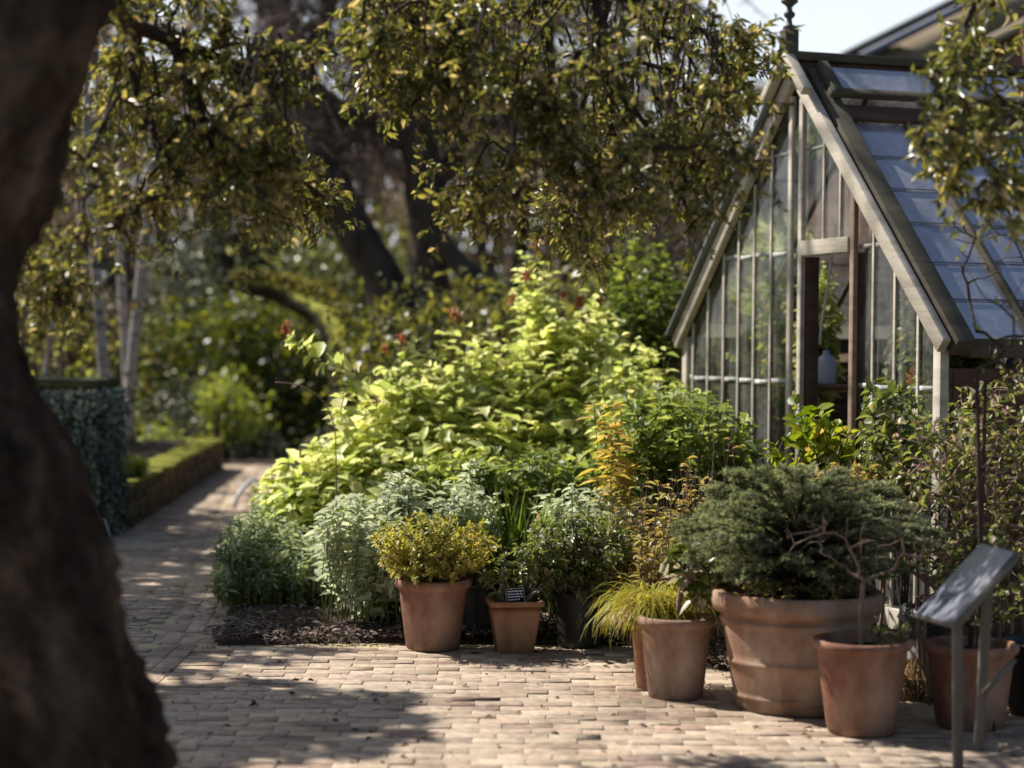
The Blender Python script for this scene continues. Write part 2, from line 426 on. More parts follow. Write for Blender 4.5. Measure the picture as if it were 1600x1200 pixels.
M['deadleaf'] = simple('fallen_leaf', (.05, .03, .02), (.16, .095, .05), 5, .8, .2, .3, .01, useattr=.5)
# paving brick
m, nt, out = mat('paving_brick')
n = noise(nt, 3.0, 5, .6); n2 = noise(nt, 26, 5, .65); big = noise(nt, .7, 4, .6)
c = ramp(nt, attr(nt), [(0, (.29, .2, .16)), (.3, (.44, .335, .265)), (.7, (.55, .44, .35)), (1, (.43, .3, .235))])
c = mixc(nt, 1.0, c, ramp(nt, n2, [(.3, (.6, .6, .6)), (.7, (1.25, 1.22, 1.18))]), 'MULTIPLY')
c = mixc(nt, ramp(nt, n, [(.42, (0, 0, 0)), (.7, (.6, .6, .6))]), c, (.46, .40, .29))
c = mixc(nt, 1.0, c, ramp(nt, big, [(.3, (.82, .82, .84)), (.7, (1.12, 1.1, 1.05))]), 'MULTIPLY')
st = noise(nt, 1.6, 7, .75, dist=.8); c = mixc(nt, 1.0, c, ramp(nt, st, [(.38, (.62, .6, .58)), (.52, (1, 1, 1)), (.7, (1.1, 1.1, 1.08))]), 'MULTIPLY')
fleck = noise(nt, 55, 5, .8); c = mixc(nt, ramp(nt, fleck, [(.62, (0, 0, 0)), (.7, (.7, .7, .7))]), c, (.12, .10, .06))
principled(nt, out, c, .82, .25, mathn(nt, 'ADD', n2, noise(nt, 90, 3)), .45, .006); M['brick'] = m
m, nt, out = mat('mossy_joint')
n = noise(nt, 4, 5, .65); c = ramp(nt, n, [(.36, (.2, .15, .11)), (.52, (.45, .36, .27)), (.72, (.55, .5, .22))])
principled(nt, out, c, .95, .1, noise(nt, 60, 4), .8, .01); M['joint'] = m
m, nt, out = mat('meadow')
n = noise(nt, 1.2, 6, .65); c = ramp(nt, n, [(.3, (.02, .026, .01)), (.55, (.04, .05, .015)), (.75, (.06, .05, .03))])
principled(nt, out, c, .95, .1, noise(nt, 18, 5), 1, .06); M['ground'] = m
# wood
M['wood_cream'] = simple('weathered_cream_wood', (.36, .31, .25), (.52, .46, .385), 3, .75, .2, .35, .008, (1, 1, 6), (.6, .54, .46))
M['wood_brown'] = simple('brown_wood', (.075, .042, .03), (.14, .082, .058), 3, .7, .25, .3, .008, (1, 1, 5))
M['wood_grey'] = simple('grey_wood', (.085, .075, .062), (.17, .15, .125), 4, .85, .15, .5, .01, (1, 1, .25), (.22, .2, .165))
M['wood_dark'] = simple('dark_weathered_shaded_wood', (.07, .06, .045), (.125, .11, .08), 3, .8, .2, .3, .008, (1, 1, 5))
M['wood_tan'] = simple('tan_wood', (.22, .15, .11), (.36, .26, .19), 3, .75, .2, .35, .008, (1, 1, 6))
M['iron'] = simple('finial_iron', (.05, .05, .045), (.11, .105, .095), 9, .6, .4, .3, .01)
M['lead'] = simple('lead', (.13, .13, .14), (.24, .24, .25), 4, .6, .4, .2, .01)
def glass(name, tint, dirt, dlo, dhi, refl, trans_mix, zr=False):
    m, nt, out = mat(name)
    tr = nt.nodes.new('ShaderNodeBsdfTransparent'); tr.inputs[0].default_value = (*tint, 1)
    dcol = None
    if zr:
        dcol = ramp(nt, noise(nt, 1.7, 5, .7, stretch=(1, 1.6, 1), dist=.6), [(.36, tuple(v * .42 for v in dirt)), (.52, tuple(v * .8 for v in dirt)), (.68, tuple(min(1, v * 1.12) for v in dirt))])
    gl = nt.nodes.new('ShaderNodeBsdfGlossy'); gl.inputs['Roughness'].default_value = .06
    n0 = noise(nt, 1.8, 3)
    bp = nt.nodes.new('ShaderNodeBump'); bp.inputs['Strength'].default_value = .06; bp.inputs['Distance'].default_value = .05
    nt.links.new(n0, bp.inputs['Height']); nt.links.new(bp.outputs[0], gl.inputs['Normal'])
    fr = nt.nodes.new('ShaderNodeFresnel'); fr.inputs['IOR'].default_value = 1.5
    f2 = mathn(nt, 'MINIMUM', mathn(nt, 'MULTIPLY', fr.outputs[0], refl), .9)
    a = nt.nodes.new('ShaderNodeMixShader'); nt.links.new(f2, a.inputs[0]); nt.links.new(tr.outputs[0], a.inputs[1]); nt.links.new(gl.outputs[0], a.inputs[2])
    df = nt.nodes.new('ShaderNodeBsdfDiffuse'); df.inputs[0].default_value = (*dirt, 1)
    tl = nt.nodes.new('ShaderNodeBsdfTranslucent'); tl.inputs[0].default_value = (*dirt, 1)
    if dcol is not None: nt.links.new(dcol, df.inputs[0]); nt.links.new(dcol, tl.inputs[0])
    d = nt.nodes.new('ShaderNodeMixShader'); d.inputs[0].default_value = trans_mix
    nt.links.new(df.outputs[0], d.inputs[1]); nt.links.new(tl.outputs[0], d.inputs[2])
    s1 = noise(nt, 5, 6, .7, stretch=(2.5, 2.5, .35)); s2 = noise(nt, 30, 5, .75)
    s = mathn(nt, 'ADD', mathn(nt, 'MULTIPLY', s1, .7), mathn(nt, 'MULTIPLY', s2, .3))
    mr = nt.nodes.new('ShaderNodeMapRange'); mr.inputs[1].default_value = .42; mr.inputs[2].default_value = .68
    mr.inputs[3].default_value = dlo; mr.inputs[4].default_value = dhi; nt.links.new(s, mr.inputs[0])
    x = nt.nodes.new('ShaderNodeMixShader'); dm = mr.outputs[0]
    if zr:
        tz = nt.nodes.new('ShaderNodeTexCoord'); sz = nt.nodes.new('ShaderNodeSeparateXYZ'); nt.links.new(tz.outputs['Object'], sz.inputs[0])
        mz = nt.nodes.new('ShaderNodeMapRange'); mz.inputs[1].default_value = 1.5; mz.inputs[2].default_value = 2.5; mz.inputs[3].default_value = .45; mz.inputs[4].default_value = 1.05; nt.links.new(sz.outputs['Z'], mz.inputs[0])  # coating thins down the slope, imitating a sunlit top and sky-blue bottom
        dm = mathn(nt, 'MINIMUM', mathn(nt, 'MULTIPLY', dm, mz.outputs[0]), .95)
    nt.links.new(dm, x.inputs[0]); nt.links.new(a.outputs[0], x.inputs[1]); nt.links.new(d.outputs[0], x.inputs[2])
    nt.links.new(x.outputs[0], out.inputs[0]); return m
M['glass_gable'] = glass('gable_glass', (.9, .92, .9), (.66, .67, .6), .015, .42, .9, .45)
M['glass_roof'] = glass('whitewashed_roof_glass', (.42, .5, .72), (.68, .68, .82), .45, .95, 1.8, .3, True)
M['glass_far'] = glass('far_roof_glass', (.92, .94, .96), (.6, .62, .66), .03, .15, 1.0, .5)
M['lap'] = simple('limescale', (.2, .21, .2), (.6, .61, .58), 12, .6, .3, .2, .01, (2, 2, 1))
# misc
m, nt, out = mat('house_brick')
bt = nt.nodes.new('ShaderNodeTexBrick'); tc = nt.nodes.new('ShaderNodeTexCoord'); mp = nt.nodes.new('ShaderNodeMapping'); mp.inputs['Rotation'].default_value = (rad(90), 0, 0)
nt.links.new(tc.outputs['Object'], mp.inputs[0]); nt.links.new(mp.outputs[0], bt.inputs[0]); bt.inputs['Scale'].default_value = 4.5
bt.inputs['Color1'].default_value = (.36, .15, .08, 1); bt.inputs['Color2'].default_value = (.42, .2, .11, 1); bt.inputs['Mortar'].default_value = (.4, .33, .26, 1)
principled(nt, out, bt.outputs[0], .85, .2, noise(nt, 30, 3), .3, .01); M['house_brick'] = m
M['render_tan'] = simple('tan_render', (.36, .29, .22), (.45, .37, .29), 2, .9, .1, .2, .01)
M['moulding'] = simple('cream_moulding', (.5, .4, .3), (.6, .5, .38), 2, .8, .2, .1, .01)
M['slate'] = simple('roof_slate', (.03, .032, .04), (.07, .073, .085), 4, .6, .35, .3, .02)
M['bluegrey'] = simple('blue_grey_paint_and_skylight', (.13, .16, .28), (.2, .24, .38), 2, .5, .4, .1, .01)
M['wall_brick'] = simple('mossy_wall_brick', (.045, .035, .022), (.12, .085, .06), 5, .9, .15, .8, .02, None, (.13, .14, .035), useattr=.35)
M['moss'] = simple('moss_cap', (.07, .085, .015), (.26, .27, .04), 6, .95, .1, 1, .03, None, (.32, .28, .09))
M['cap_stone'] = simple('mossy_cap_stone', (.035, .045, .022), (.085, .1, .045), 6, .9, .15, .6, .02)
m, nt, out = mat('sign_panel')
n = noise(nt, 3.2, 3, .5, dist=1.0); c = ramp(nt, n, [(.3, (.13, .14, .18)), (.55, (.24, .25, .29)), (.75, (.36, .37, .41))])  # pale blotches imitate cloudy reflections on the panel
principled(nt, out, c, .25, .5); M['sign_panel'] = m
M['sign_post'] = simple('sign_post', (.10, .092, .078), (.185, .17, .145), 5, .6, .35, .2, .01, (1, 1, .3))
M['label_black'] = simple('label_black', (.012, .012, .02), (.025, .025, .04), 4, .4, .4, .05, .002)
M['label_white'] = simple('label_white', (.6, .6, .68), (.75, .75, .8), 4, .5, .3, .05, .002)
M['pale_metal'] = simple('pale_metal', (.5, .55, .58), (.68, .72, .74), 4, .35, .5, .1, .005)
M['straw'] = simple('straw', (.28, .17, .08), (.55, .38, .2), 8, .8, .2, .6, .01, (1, 1, 6), useattr=.4)
M['sack'] = simple('pale_sack', (.34, .33, .32), (.5, .49, .47), 6, .8, .2, .4, .01)
M['bin_liner'] = simple('black_liner', (.012, .012, .013), (.03, .03, .032), 6, .25, .6, .9, .04)
M['bluejug'] = simple('blue_white_jug', (.35, .45, .7), (.6, .66, .8), 3, .4, .4, .05, .01)
M['white_rope'] = simple('white_cord', (.6, .6, .58), (.75, .75, .72), 8, .7, .2, .1, .005)
M['tool_white'] = simple('greyish_pole', (.3, .3, .3), (.42, .42, .42), 6, .6, .3, .1, .005)

# ================================================================== SETTING
mb = MB(); S = 160
mb.add([(-S, -20, -.03), (S, -20, -.03), (S, 300, -.03), (-S, 300, -.03)], [[(0, 1, 2, 3)]])
struct('ground', mb, M['ground'])

# paved edges
CORNER = G(312, 1014)                       # corner of the bed beside the path
def path_right(y):                            # right edge of the path beyond the corner
    a, b = G(312, 1014), G(352, 930); c = G(402, 745)
    ys = [a[1], b[1], c[1], 40]; xs = [a[0], b[0] , c[0], c[0] - .9]
    return float(np.interp(y, ys, xs))
def path_left(y):
    a, b = G(178, 846), G(326, 748)
    return float(np.interp(y, [0, 9, a[1], b[1], 40], [-5.5, a[0] + .05, a[0], b[0], b[0] - .9]))
E = [G(312, 1014), G(640, 1008), G(870, 1004), G(1010, 1010), G(1180, 1075), G(1400, 1100), G(1700, 1110)]
def front_edge(x):                            # far edge of the forecourt paving, right of the corner
    return float(np.interp(x, [e[0] for e in E], [e[1] for e in E]))
PATH_END = G(365, 727)[1]

mb = MB()
mb.add([(-7, 2, 0.0035), (7, 2, 0.0035), (7, 9.3, 0.0035), (-1.2, 9.5, 0.0035), (-1.35, 12, 0.0035), (path_right(PATH_END) + .2, PATH_END, 0.0035), (path_left(PATH_END) - .2, PATH_END, 0.0035), (-7, 9.4, 0.0035)], [[tuple(range(8))]])
struct('paving_joints', mb, M['joint'])

def brick(mb, cx, cy, lx, ly, rz, rg):
    g = .0016; b = .004; hx, hy = lx / 2 - g, ly / 2 - g
    z = rg.normal(0, .0018); tx, ty = rg.normal(0, .008, 2); rz = rz + rg.normal(0, .006)
    v = []
    for (ex, ey, ez) in ((0, 0, -.022), (0, 0, .0022), (b, b, .004)):
        for sx, sy in ((-1, -1), (1, -1), (1, 1), (-1, 1)):
            x = sx * (hx - ex) + rg.normal(0, .0018); y = sy * (hy - ey) + rg.normal(0, .0018)
            v.append((cx + x * math.cos(rz) - y * math.sin(rz), cy + x * math.sin(rz) + y * math.cos(rz), ez + z + x * tx + y * ty + .004))
    fs = [(8, 9, 10, 11)]
    for k in (0, 4):
        for j in range(4): fs.append((k + j, k + (j + 1) % 4, k + 4 + (j + 1) % 4, k + 4 + j))
    mb.add(v, [fs], min(1, max(0, rg.normal(.5, .25))))
mb = MB(); rg = np.random.default_rng(3)
BL, BW = .198, .092
def border_x(y): return path_right(y) - .02
row = 0; y = 5.6
while y < PATH_END:
    off = (row % 2) * BL / 2 + rg.uniform(-.02, .02)
    if y < CORNER[1]: x0, x1 = -3.4, 5.2
    else: x0, x1 = path_left(y), path_right(y)
    x = x0 + off - BL
    while x < x1:
        cx = x + BL / 2
        bx_ = np.interp(y, [5.6, CORNER[1]], [CORNER[0] + .02, CORNER[0]]) if y < CORNER[1] else path_right(y)
        inb = (bx_ - .25 < cx < bx_ + .02) and y > 7.2
        ok = (cx > x0 - .02) and (cx < x1 - .03) and not inb
        if y < CORNER[1] + .3 and cx > CORNER[0] and y > front_edge(cx): ok = False
        if ok:
            if y > CORNER[1] and cx + BL / 2 > bx_ - .25 and cx < bx_:
                lx = max(.06, (bx_ - .25) - (cx - BL / 2)); brick(mb, cx - BL / 2 + lx / 2, y, lx, BW, 0, rg)
            else: brick(mb, cx, y, BL, BW, 0, rg)
        x += BL
    row += 1; y += BW
y = 7.3
while y < PATH_END:                            # border courses laid along the path
    bx_ = CORNER[0] if y < CORNER[1] else path_right(y)
    for k in range(2):
        brick(mb, bx_ - .055 - k * BW - .01, y, BL, BW, rad(90), rg)
    y += BL
struct('brick_paving', mb, M['brick'])

# planting bed: low mulch mound behind the paving
def bed(name, poly, z0, amp, mat_, nx=120, ny=90, seed=1):
    pl = np.array(poly); lo = pl.min(0); hi = pl.max(0)
    xs = np.linspace(lo[0], hi[0], nx); ys = np.linspace(lo[1], hi[1], ny)
    X, Y = np.meshgrid(xs, ys); ins = inpoly(X.ravel(), Y.ravel(), poly).reshape(X.shape)
    rg = np.random.default_rng(seed)
    Z = z0 + amp * (np.sin(X * 3.1 + 1) * np.cos(Y * 2.3) * .5 + .5) + rg.uniform(-.5, .5, X.shape) * amp * .6
    d = np.full(X.shape, 9.)
    for i in range(len(poly)):
        a = np.array(poly[i]); b = np.array(poly[(i + 1) % len(poly)]); ab = b - a
        t = np.clip(((X - a[0]) * ab[0] + (Y - a[1]) * ab[1]) / ab.dot(ab), 0, 1)
        d = np.minimum(d, np.hypot(X - a[0] - t * ab[0], Y - a[1] - t * ab[1]))
    Z = np.where(ins, -.012 + (Z + .012) * np.clip(d / .22, .12, 1), -.05)
    V = np.stack([X, Y, Z], -1).reshape(-1, 3)
    i = (np.arange(ny - 1)[:, None] * nx + np.arange(nx - 1)[None])
    q = np.stack([i, i + 1, i + nx + 1, i + nx], -1).reshape(-1, 4)
    mb = MB(); mb.add(V, [q]); return struct(name, mb, mat_, smooth=True)
bedpoly = [(CORNER[0] + .01, CORNER[1] + .01)] + [(e[0], e[1] + .01) for e in E[1:]] + [(7, 8), (7, 16), (path_right(16) + .01, 16), (path_right(11.3) + .01, 11.3)]
bed('planting_bed', bedpoly, .035, .03, M['soil_bed'])
rb = [(path_left(14.6) - .2, 14.9), (-9, 14.9), (-9, 26), (path_left(22) - .2, 22.5)]
bed('raised_bed', rb, .33, .03, M['soil_bed'], 60, 60, 2)
bed('far_border', [(path_left(24) - 1, PATH_END + .4), (2, PATH_END - 2), (3, 30), (-9, 30), (-9, PATH_END + .4)], .02, .05, M['soil_bed'], 60, 40, 5)

# bark chips on the bed (uncountable)
rg = np.random.default_rng(11); n = 9000
x = rg.uniform(CORNER[0], 2.6, n); yy = np.array([front_edge(a) for a in x]) + .02 + np.abs(rg.normal(0, .55, n))
pr = np.array([path_right(b) for b in yy]); k = x > pr + .02; x = x[k]; yy = yy[k]; n = len(x)
mb = MB(); D = np.stack([rg.normal(0, 1, n), rg.normal(0, 1, n), rg.normal(0, .25, n)], 1); N = np.stack([rg.normal(0, .4, n), rg.normal(0, .4, n), np.ones(n)], 1)
scatter(mb, QUAD, np.stack([x, yy, .035 + rg.uniform(0, .035, n)], 1), D, N, rg.uniform(.015, .055, n), rg.uniform(.008, .022, n), rg.uniform(0, 1, n))
stuff(build('bark_chips', mb, M['chips']), 'dark bark chip mulch scattered over the planting bed', 'mulch')
# fallen leaves and crumbs on the paving
n = 420; mb = MB(); x = rg.uniform(-2.2, 2.6, n); yy = rg.uniform(6.0, 11.5, n)
k = np.array([(b < front_edge(a) if a > CORNER[0] else True) for a, b in zip(x, yy)]); x = x[k]; yy = yy[k]; n = len(x)
D = np.stack([rg.normal(0, 1, n), rg.normal(0, 1, n), rg.normal(0, .12, n)], 1); N = np.stack([rg.normal(0, .3, n), rg.normal(0, .3, n), np.ones(n)], 1)
s = rg.uniform(.012, .05, n)
scatter(mb, SIMPLE, np.stack([x, yy, np.full(n, .014)], 1), D, N, s, s * .5, rg.uniform(0, 1, n))
stuff(build('fallen_leaves', mb, M['deadleaf']), 'small dry brown leaves and crumbs fallen on the brick paving', 'fallen leaves')
# moss tufts in the joints near the pots
n = 1500; mb = MB(); x = rg.uniform(-1.5, 3, n); yy = np.array([front_edge(a) for a in x]) - np.abs(rg.normal(0, .03, n)) - .005
k = rg.uniform(0, 1, n) < .5 + .5 * np.sin(x * 7); x = x[k]; yy = yy[k]; n = len(x)
D = np.stack([rg.normal(0, .6, n), rg.normal(0, .6, n), np.ones(n)], 1)
scatter(mb, QUAD, np.stack([x, yy, np.zeros(n)], 1), D, rg.normal(0, 1, (n, 3)), rg.uniform(.008, .024, n), .007, rg.uniform(.2, .9, n))
stuff(build('edge_weeds', mb, M['bggreen']), 'tiny weeds and moss along the edge of the paving', 'weeds')

# ================================================================== FOREGROUND TREE (left)
edge = [(255, -560), (215, -250), (160, 0), (135, 130), (105, 200), (75, 300), (30, 380), (6, 432), (12, 490), (35, 560), (65, 620), (125, 720), (155, 830), (180, 930), (205, 1030), (235, 1100), (255, 1200), (290, 1500), (360, 1760), (470, 1960)]
Yt = 5.2
tr = thing('evergreen_oak', 'broad leaning evergreen oak trunk close at the left edge with overhanging leafy branches', 'tree', (P(-20, 1500, Yt)[0], Yt, 0))
ex = np.array([e[0] for e in edge], float); ey = np.array([e[1] for e in edge], float)
yyq = np.linspace(ey[0], ey[-1], 150)
exq = np.interp(yyq, ey, ex); ker = np.hanning(9); ker /= ker.sum(); exq = np.convolve(np.pad(exq, 4, 'edge'), ker, 'valid')
wq = np.interp(yyq, [-560, 0, 430, 800, 1500, 1960], [170, 205, 215, 235, 265, 330])
cen = Parr(exq - wq, yyq, np.full(len(yyq), Yt)); rr = wq / F * Yt
sides = 72; ang = np.linspace(0, 2 * np.pi, sides, endpoint=False); rg = np.random.default_rng(5)
ph = rg.uniform(0, 6.28, 12); V = np.zeros((150, sides, 3)); zz = np.arange(150) / 150 * 12
for i in range(150):
    lump = np.zeros(sides)
    for k in range(6): lump += .022 * np.sin((k + 1) * ang + ph[k] + zz[i] * (1.1 + .5 * k))
    lump += .035 * np.sin(11 * ang + 2.2 * np.sin(zz[i] * 1.3)) * (np.sin(zz[i] * 2.1 + ang * 2) * .5 + .5) + .02 * np.sin(23 * ang + 3 * np.sin(zz[i] * 2.7)) * np.sin(zz[i] * 5.3 + ang * 3) + rg.normal(0, .02, sides)
    rad_ = rr[i] * (1 + lump)
    V[i, :, 0] = cen[i, 0] + rad_ * np.cos(ang); V[i, :, 1] = cen[i, 1] + rad_ * np.sin(ang); V[i, :, 2] = cen[i, 2]
V[-1, :, 2] = np.minimum(V[-1, :, 2], -.02)
i = np.arange(149)[:, None] * sides; j = np.arange(sides)[None]; j2 = (j + 1) % sides
mb = MB(); mb.add(V.reshape(-1, 3), [np.stack([i + j, i + sides + j, i + sides + j2, i + j2], -1).reshape(-1, 4), np.arange(sides)[None]])
build('trunk', mb, M['bark_fore'], tr, smooth=True)
top = cen[0]
# the crown that hangs into view: limbs come over the top of the frame and droop
rg = np.random.default_rng(21)
regions = [
    ([(100, -60), (360, -60), (400, 30), (460, 110), (500, 200), (535, 255), (520, 330), (470, 345), (400, 330), (330, 335), (270, 290), (210, 230), (150, 150), (120, 110), (110, 60)], 6.7, 7.8, 280),
    ([(170, 250), (240, 320), (300, 360), (210, 350), (160, 300)], 6.8, 7.4, 20),
    ([(20, 290), (120, 230), (130, 330), (140, 390), (60, 450), (0, 460), (0, 380)], 6.4, 7.0, 38),
    ([(550, -60), (700, -60), (760, 120), (740, 200), (690, 260), (640, 240), (600, 200), (560, 130), (545, 50)], 7.0, 8.0, 135),
    ([(690, -60), (1130, -60), (1175, 60), (1165, 170), (1130, 260), (1110, 330), (1000, 350), (930, 375), (820, 370), (760, 350), (700, 330), (700, 300), (760, 250), (780, 150), (720, 60)], 7.0, 8.1, 310),
    ([(880, 330), (960, 330), (930, 385), (905, 385)], 7.3, 7.9, 12),
]
def clumpy(rg, poly, Y0, Y1, n):
    """targets gathered in sprays with gaps between"""
    nc = max(4, n // 9); c_ = poly_pts(rg, poly, Y0, Y1, nc); i_ = rg.integers(0, nc, n)
    return c_[i_] + rg.normal(0, 1, (n, 3)) * np.array([.08, .1, .075])
allA = []; wood = MB(); foliage = MB(); sub = MB()
limb_defs = [
    [top, P(60, -420, 5.8), P(150, -160, 6.2), P(180, 60, 7.0), P(270, 45, 7.2), P(330, 85, 7.3), P(400, 120, 7.3)],
    [top, P(300, -700, 5.9), P(560, -520, 6.2), P(680, -330, 7.2), P(700, -150, 7.5), P(690, -20, 7.5)],
    [top, P(420, -760, 5.9), P(800, -640, 6.2), P(980, -400, 7.2), P(990, -150, 7.6), P(925, 60, 7.6), P(925, 125, 7.6)],
]
def densify(pts, step=.15):
    pts = np.array(pts); out = [pts[0]]
    for a, b in zip(pts[:-1], pts[1:]):
        m = max(1, int(np.linalg.norm(b - a) / step))
        for s in range(1, m + 1): out.append(a + (b - a) * s / m)
    o = np.array(out); k = np.hanning(7); k /= k.sum()
    sm = np.stack([np.convolve(np.pad(o[:, c], 3, 'edge'), k, 'valid') for c in range(3)], 1); sm[0] = o[0]; return sm
def oak_spray(foliage, wood, rg, A, par, cnt, tips, per=13, L=.041, W=.0135):
    C = tip_curves(A, par, tips, 5)
    leaves_on(foliage, rg, C, per, LANCE, L, W, .15, .85, .12, .5, .3, .6)
    # short side shoots with tufts of leaves
    for rep in range(2):
        p, T, t = sample_curves(rg, C, 2, .1, .95); Sd = perp_rand(rg, T); n = len(p)
        q = p + (Sd * .7 + T * .5 + np.array([0, 0, -.35])) * rg.uniform(.06, .16, (n, 1))
        sc = np.stack([p, (p + q) / 2 + rg.normal(0, .006, p.shape), q], 1)
        curve_mesh(wood, sc, .0022, .0012, 3)
        leaves_on(foliage, rg, sc, per // 2, LANCE, L * .95, W, .3, .8, .1, .5, .3, .6)
assign = {0: [0, 1, 2], 1: [3], 2: [4, 5]}
for li, ld in enumerate(limb_defs):
    tg = np.concatenate([clumpy(rg, *regions[r]) for r in assign[li]])
    A, par, cnt, tips = grow(rg, densify(ld), tg, .07, .1, .18, .06)
    tree_mesh(wood, A, par, cnt, .0028, .43, .05, 5)
    oak_spray(foliage, wood, rg, A, par, cnt, tips)
# long bare hanging twigs
for (x0, x1, y0, y1, ya, yb, n_) in ((560, 760, -70, 40, 7.0, 7.8, 22), (760, 1140, -70, 160, 6.9, 8.0, 46), (180, 470, 20, 140, 6.6, 7.6, 26)):
    for k_ in range(n_):
        xa = rg.uniform(x0, x1); yq = rg.uniform(y0, y1); Yq = rg.uniform(ya, yb); ln = rg.uniform(120, 230); q_ = [np.array([xa, yq])]
        dx = rg.normal(0, .12)
        for j_ in range(7): dx += rg.normal(0, .16); q_.append(q_[-1] + np.array([dx, 1.0]) * ln / 7)
        q_ = np.array(q_); c3 = Parr(q_[:, 0], q_[:, 1], np.full(len(q_), Yq)); c3[:, 1] += np.cumsum(rg.normal(0, .02, len(q_)))
        curve_mesh(wood, c3[None], .0065, .002, 5)
        p_, T_, _ = sample_curves(rg, c3[None], 7, .3, 1.0); e_ = p_ + (perp_rand(rg, T_) * .8 + T_ * .5) * rg.uniform(.05, .13, (7, 1)); sc_ = np.stack([p_, (p_ + e_) / 2, e_], 1)
        curve_mesh(wood, sc_, .0022, .0012, 3); leaves_on(foliage, rg, sc_, 6, LANCE, .041, .0135, .3, .8, .1, .5)
# unseen leaf clumps added left of the frame to shade paving and path
for cpt, ra3, nn in (((-4.05, 9.4, 3.75), (.8, .85, .45), 300), ((-5.0, 11.7, 4.05), (1.0, 1.3, .5), 380), ((-5.75, 13.9, 4.3), (1.25, 2.1, .8), 420), ((-6.9, 17.6, 5.2), (1.3, 2.2, .9), 260)):
    v = rg.normal(0, 1, (nn, 3)); v = norm(v) * rg.uniform(.35, 1, (nn, 1)); tg = np.array(cpt) + v * np.array(ra3)
    A, par, cnt, tips = grow(rg, densify([top, top + np.array([-.8, 1.4, 1.1]), (-3.6, 6.8, 3.9), np.array(cpt) + (-.3, -1.6, .5), np.array(cpt)], .3), tg, .12, .1, .15, .05)
    tree_mesh(wood, A, par, cnt, .003, .42, .07, 5); oak_spray(foliage, wood, rg, A, par, cnt, tips, 18, .085, .034)
build('branches', wood, M['twig'], tr); build('foliage', foliage, M['oak'], tr)

# overhanging tree at the right edge: trunk stands outside the frame
rg = np.random.default_rng(33)
base = np.array([3.6, 7.0, 0])
tr2 = thing('overhanging_tree', 'glossy leafy branch hanging into view at the top right corner before the greenhouse roof', 'tree', base)
wood = MB(); fol = MB()
mbt = MB(); tp = densify([base + (0, 0, -.03), base + (-.1, 0, 1.2), base + (-.2, .1, 2.6), base + (-.4, .1, 3.6)], .2); tube(mbt, tp, np.linspace(.13, .07, len(tp)), 12, rough=.06)
build('trunk', mbt, M['bark'], tr2, smooth=True)
tg = np.concatenate([poly_pts(rg, [(1500, -40), (1640, -40), (1640, 330), (1570, 340), (1540, 270), (1490, 160)], 6.6, 7.4, 34),
                     poly_pts(rg, [(1435, 80), (1500, 70), (1520, 160), (1540, 290), (1480, 300), (1420, 200), (1440, 160)], 6.6, 7.2, 18),
                     poly_pts(rg, [(1490, 300), (1600, 280), (1600, 340), (1540, 350)], 6.6, 7.2, 8)])
A, par, cnt, tips = grow(rg, densify([tp[-1], P(1700, -260, 7), P(1590, -120, 7), P(1530, 0, 7.0), P(1490, 70, 7)], .12), tg, .07, .1, .15, .04)
tree_mesh(wood, A, par, cnt, .0022, .42, .04, 5); oak_spray(fol, wood, rg, A, par, cnt, tips, 9, .056, .021)
build('branches', wood, M['twig'], tr2); build('foliage', fol, M['oak'], tr2)

# ================================================================== GREENHOUSE
ang_g = math.atan2(-.944, .329)
GX, GY = P(1245, 300, 11.0)[0], 11.0
gh = thing('greenhouse', 'small gabled timber greenhouse with weathered cream frame and bluish whitewashed glass roof', 'greenhouse', (GX, GY, 0), ang_g)
SL = .95; RZ = 3.06; HW = 1.59; LEN = 4.6; EW = 1.52
def rz_(u): return RZ - abs(u) * SL
def ub(px):
    q = (px - 800) / F; q0 = GX / GY
    return GY * (q - q0) / (.329 + .944 * q)
def gpart(name, mb, m, parent=gh, bevel=.004, **k):
    o = build(name, mb, m, parent, world=False, bevel=bevel, **k); OFF[o.name] = np.zeros(3); return o
u_left = [ub(x) for x in (1080, 1103, 1127, 1150, 1174, 1200)]
u_main = ub(1233); u_d0 = ub(1253); u_d1 = ub(1335)
u_right = [ub(x) for x in (1360, 1394, 1431)]
zt = 2.0
# barge boards / rafters
for s in (-1, 1):
    mb = MB(); nrm = np.array([s * SL, 0, 1.0]); nrm /= np.linalg.norm(nrm)
    beam(mb, (s * .03, -.02, RZ - .03 - .0), (s * (HW + .02), -.02, rz_(HW + .02) - .03), .045, .085, (0, 1, 0)); gpart('barge_board', mb, M['wood_cream'])
    mb = MB(); beam(mb, np.array((s * .03, .075, RZ - .03)) + nrm * .012, np.array((s * (HW + .04), .075, rz_(HW + .04) - .03)) + nrm * .012, .105, .10, (0, 1, 0)); gpart('roof_edge_board', mb, M['wood_dark'])  # dark colour stands in for shadow on the barge's upper face
    if s == 1: continue
    mb = MB(); beam(mb, np.array((s * .03, -.03, RZ)) + nrm * .05, np.array((s * (HW + .03), -.03, rz_(HW + .03))) + nrm * .05, .1, .018, (0, 1, 0)); gpart('verge_strip', mb, M['lead'])
# corner posts
for u in (-EW, EW):
    mb = MB(); beam(mb, (u, .02, 0), (u, .02, rz_(abs(u)) - .07), .07, .05, (1, 0, 0)); gpart('corner_post', mb, M['wood_cream'])
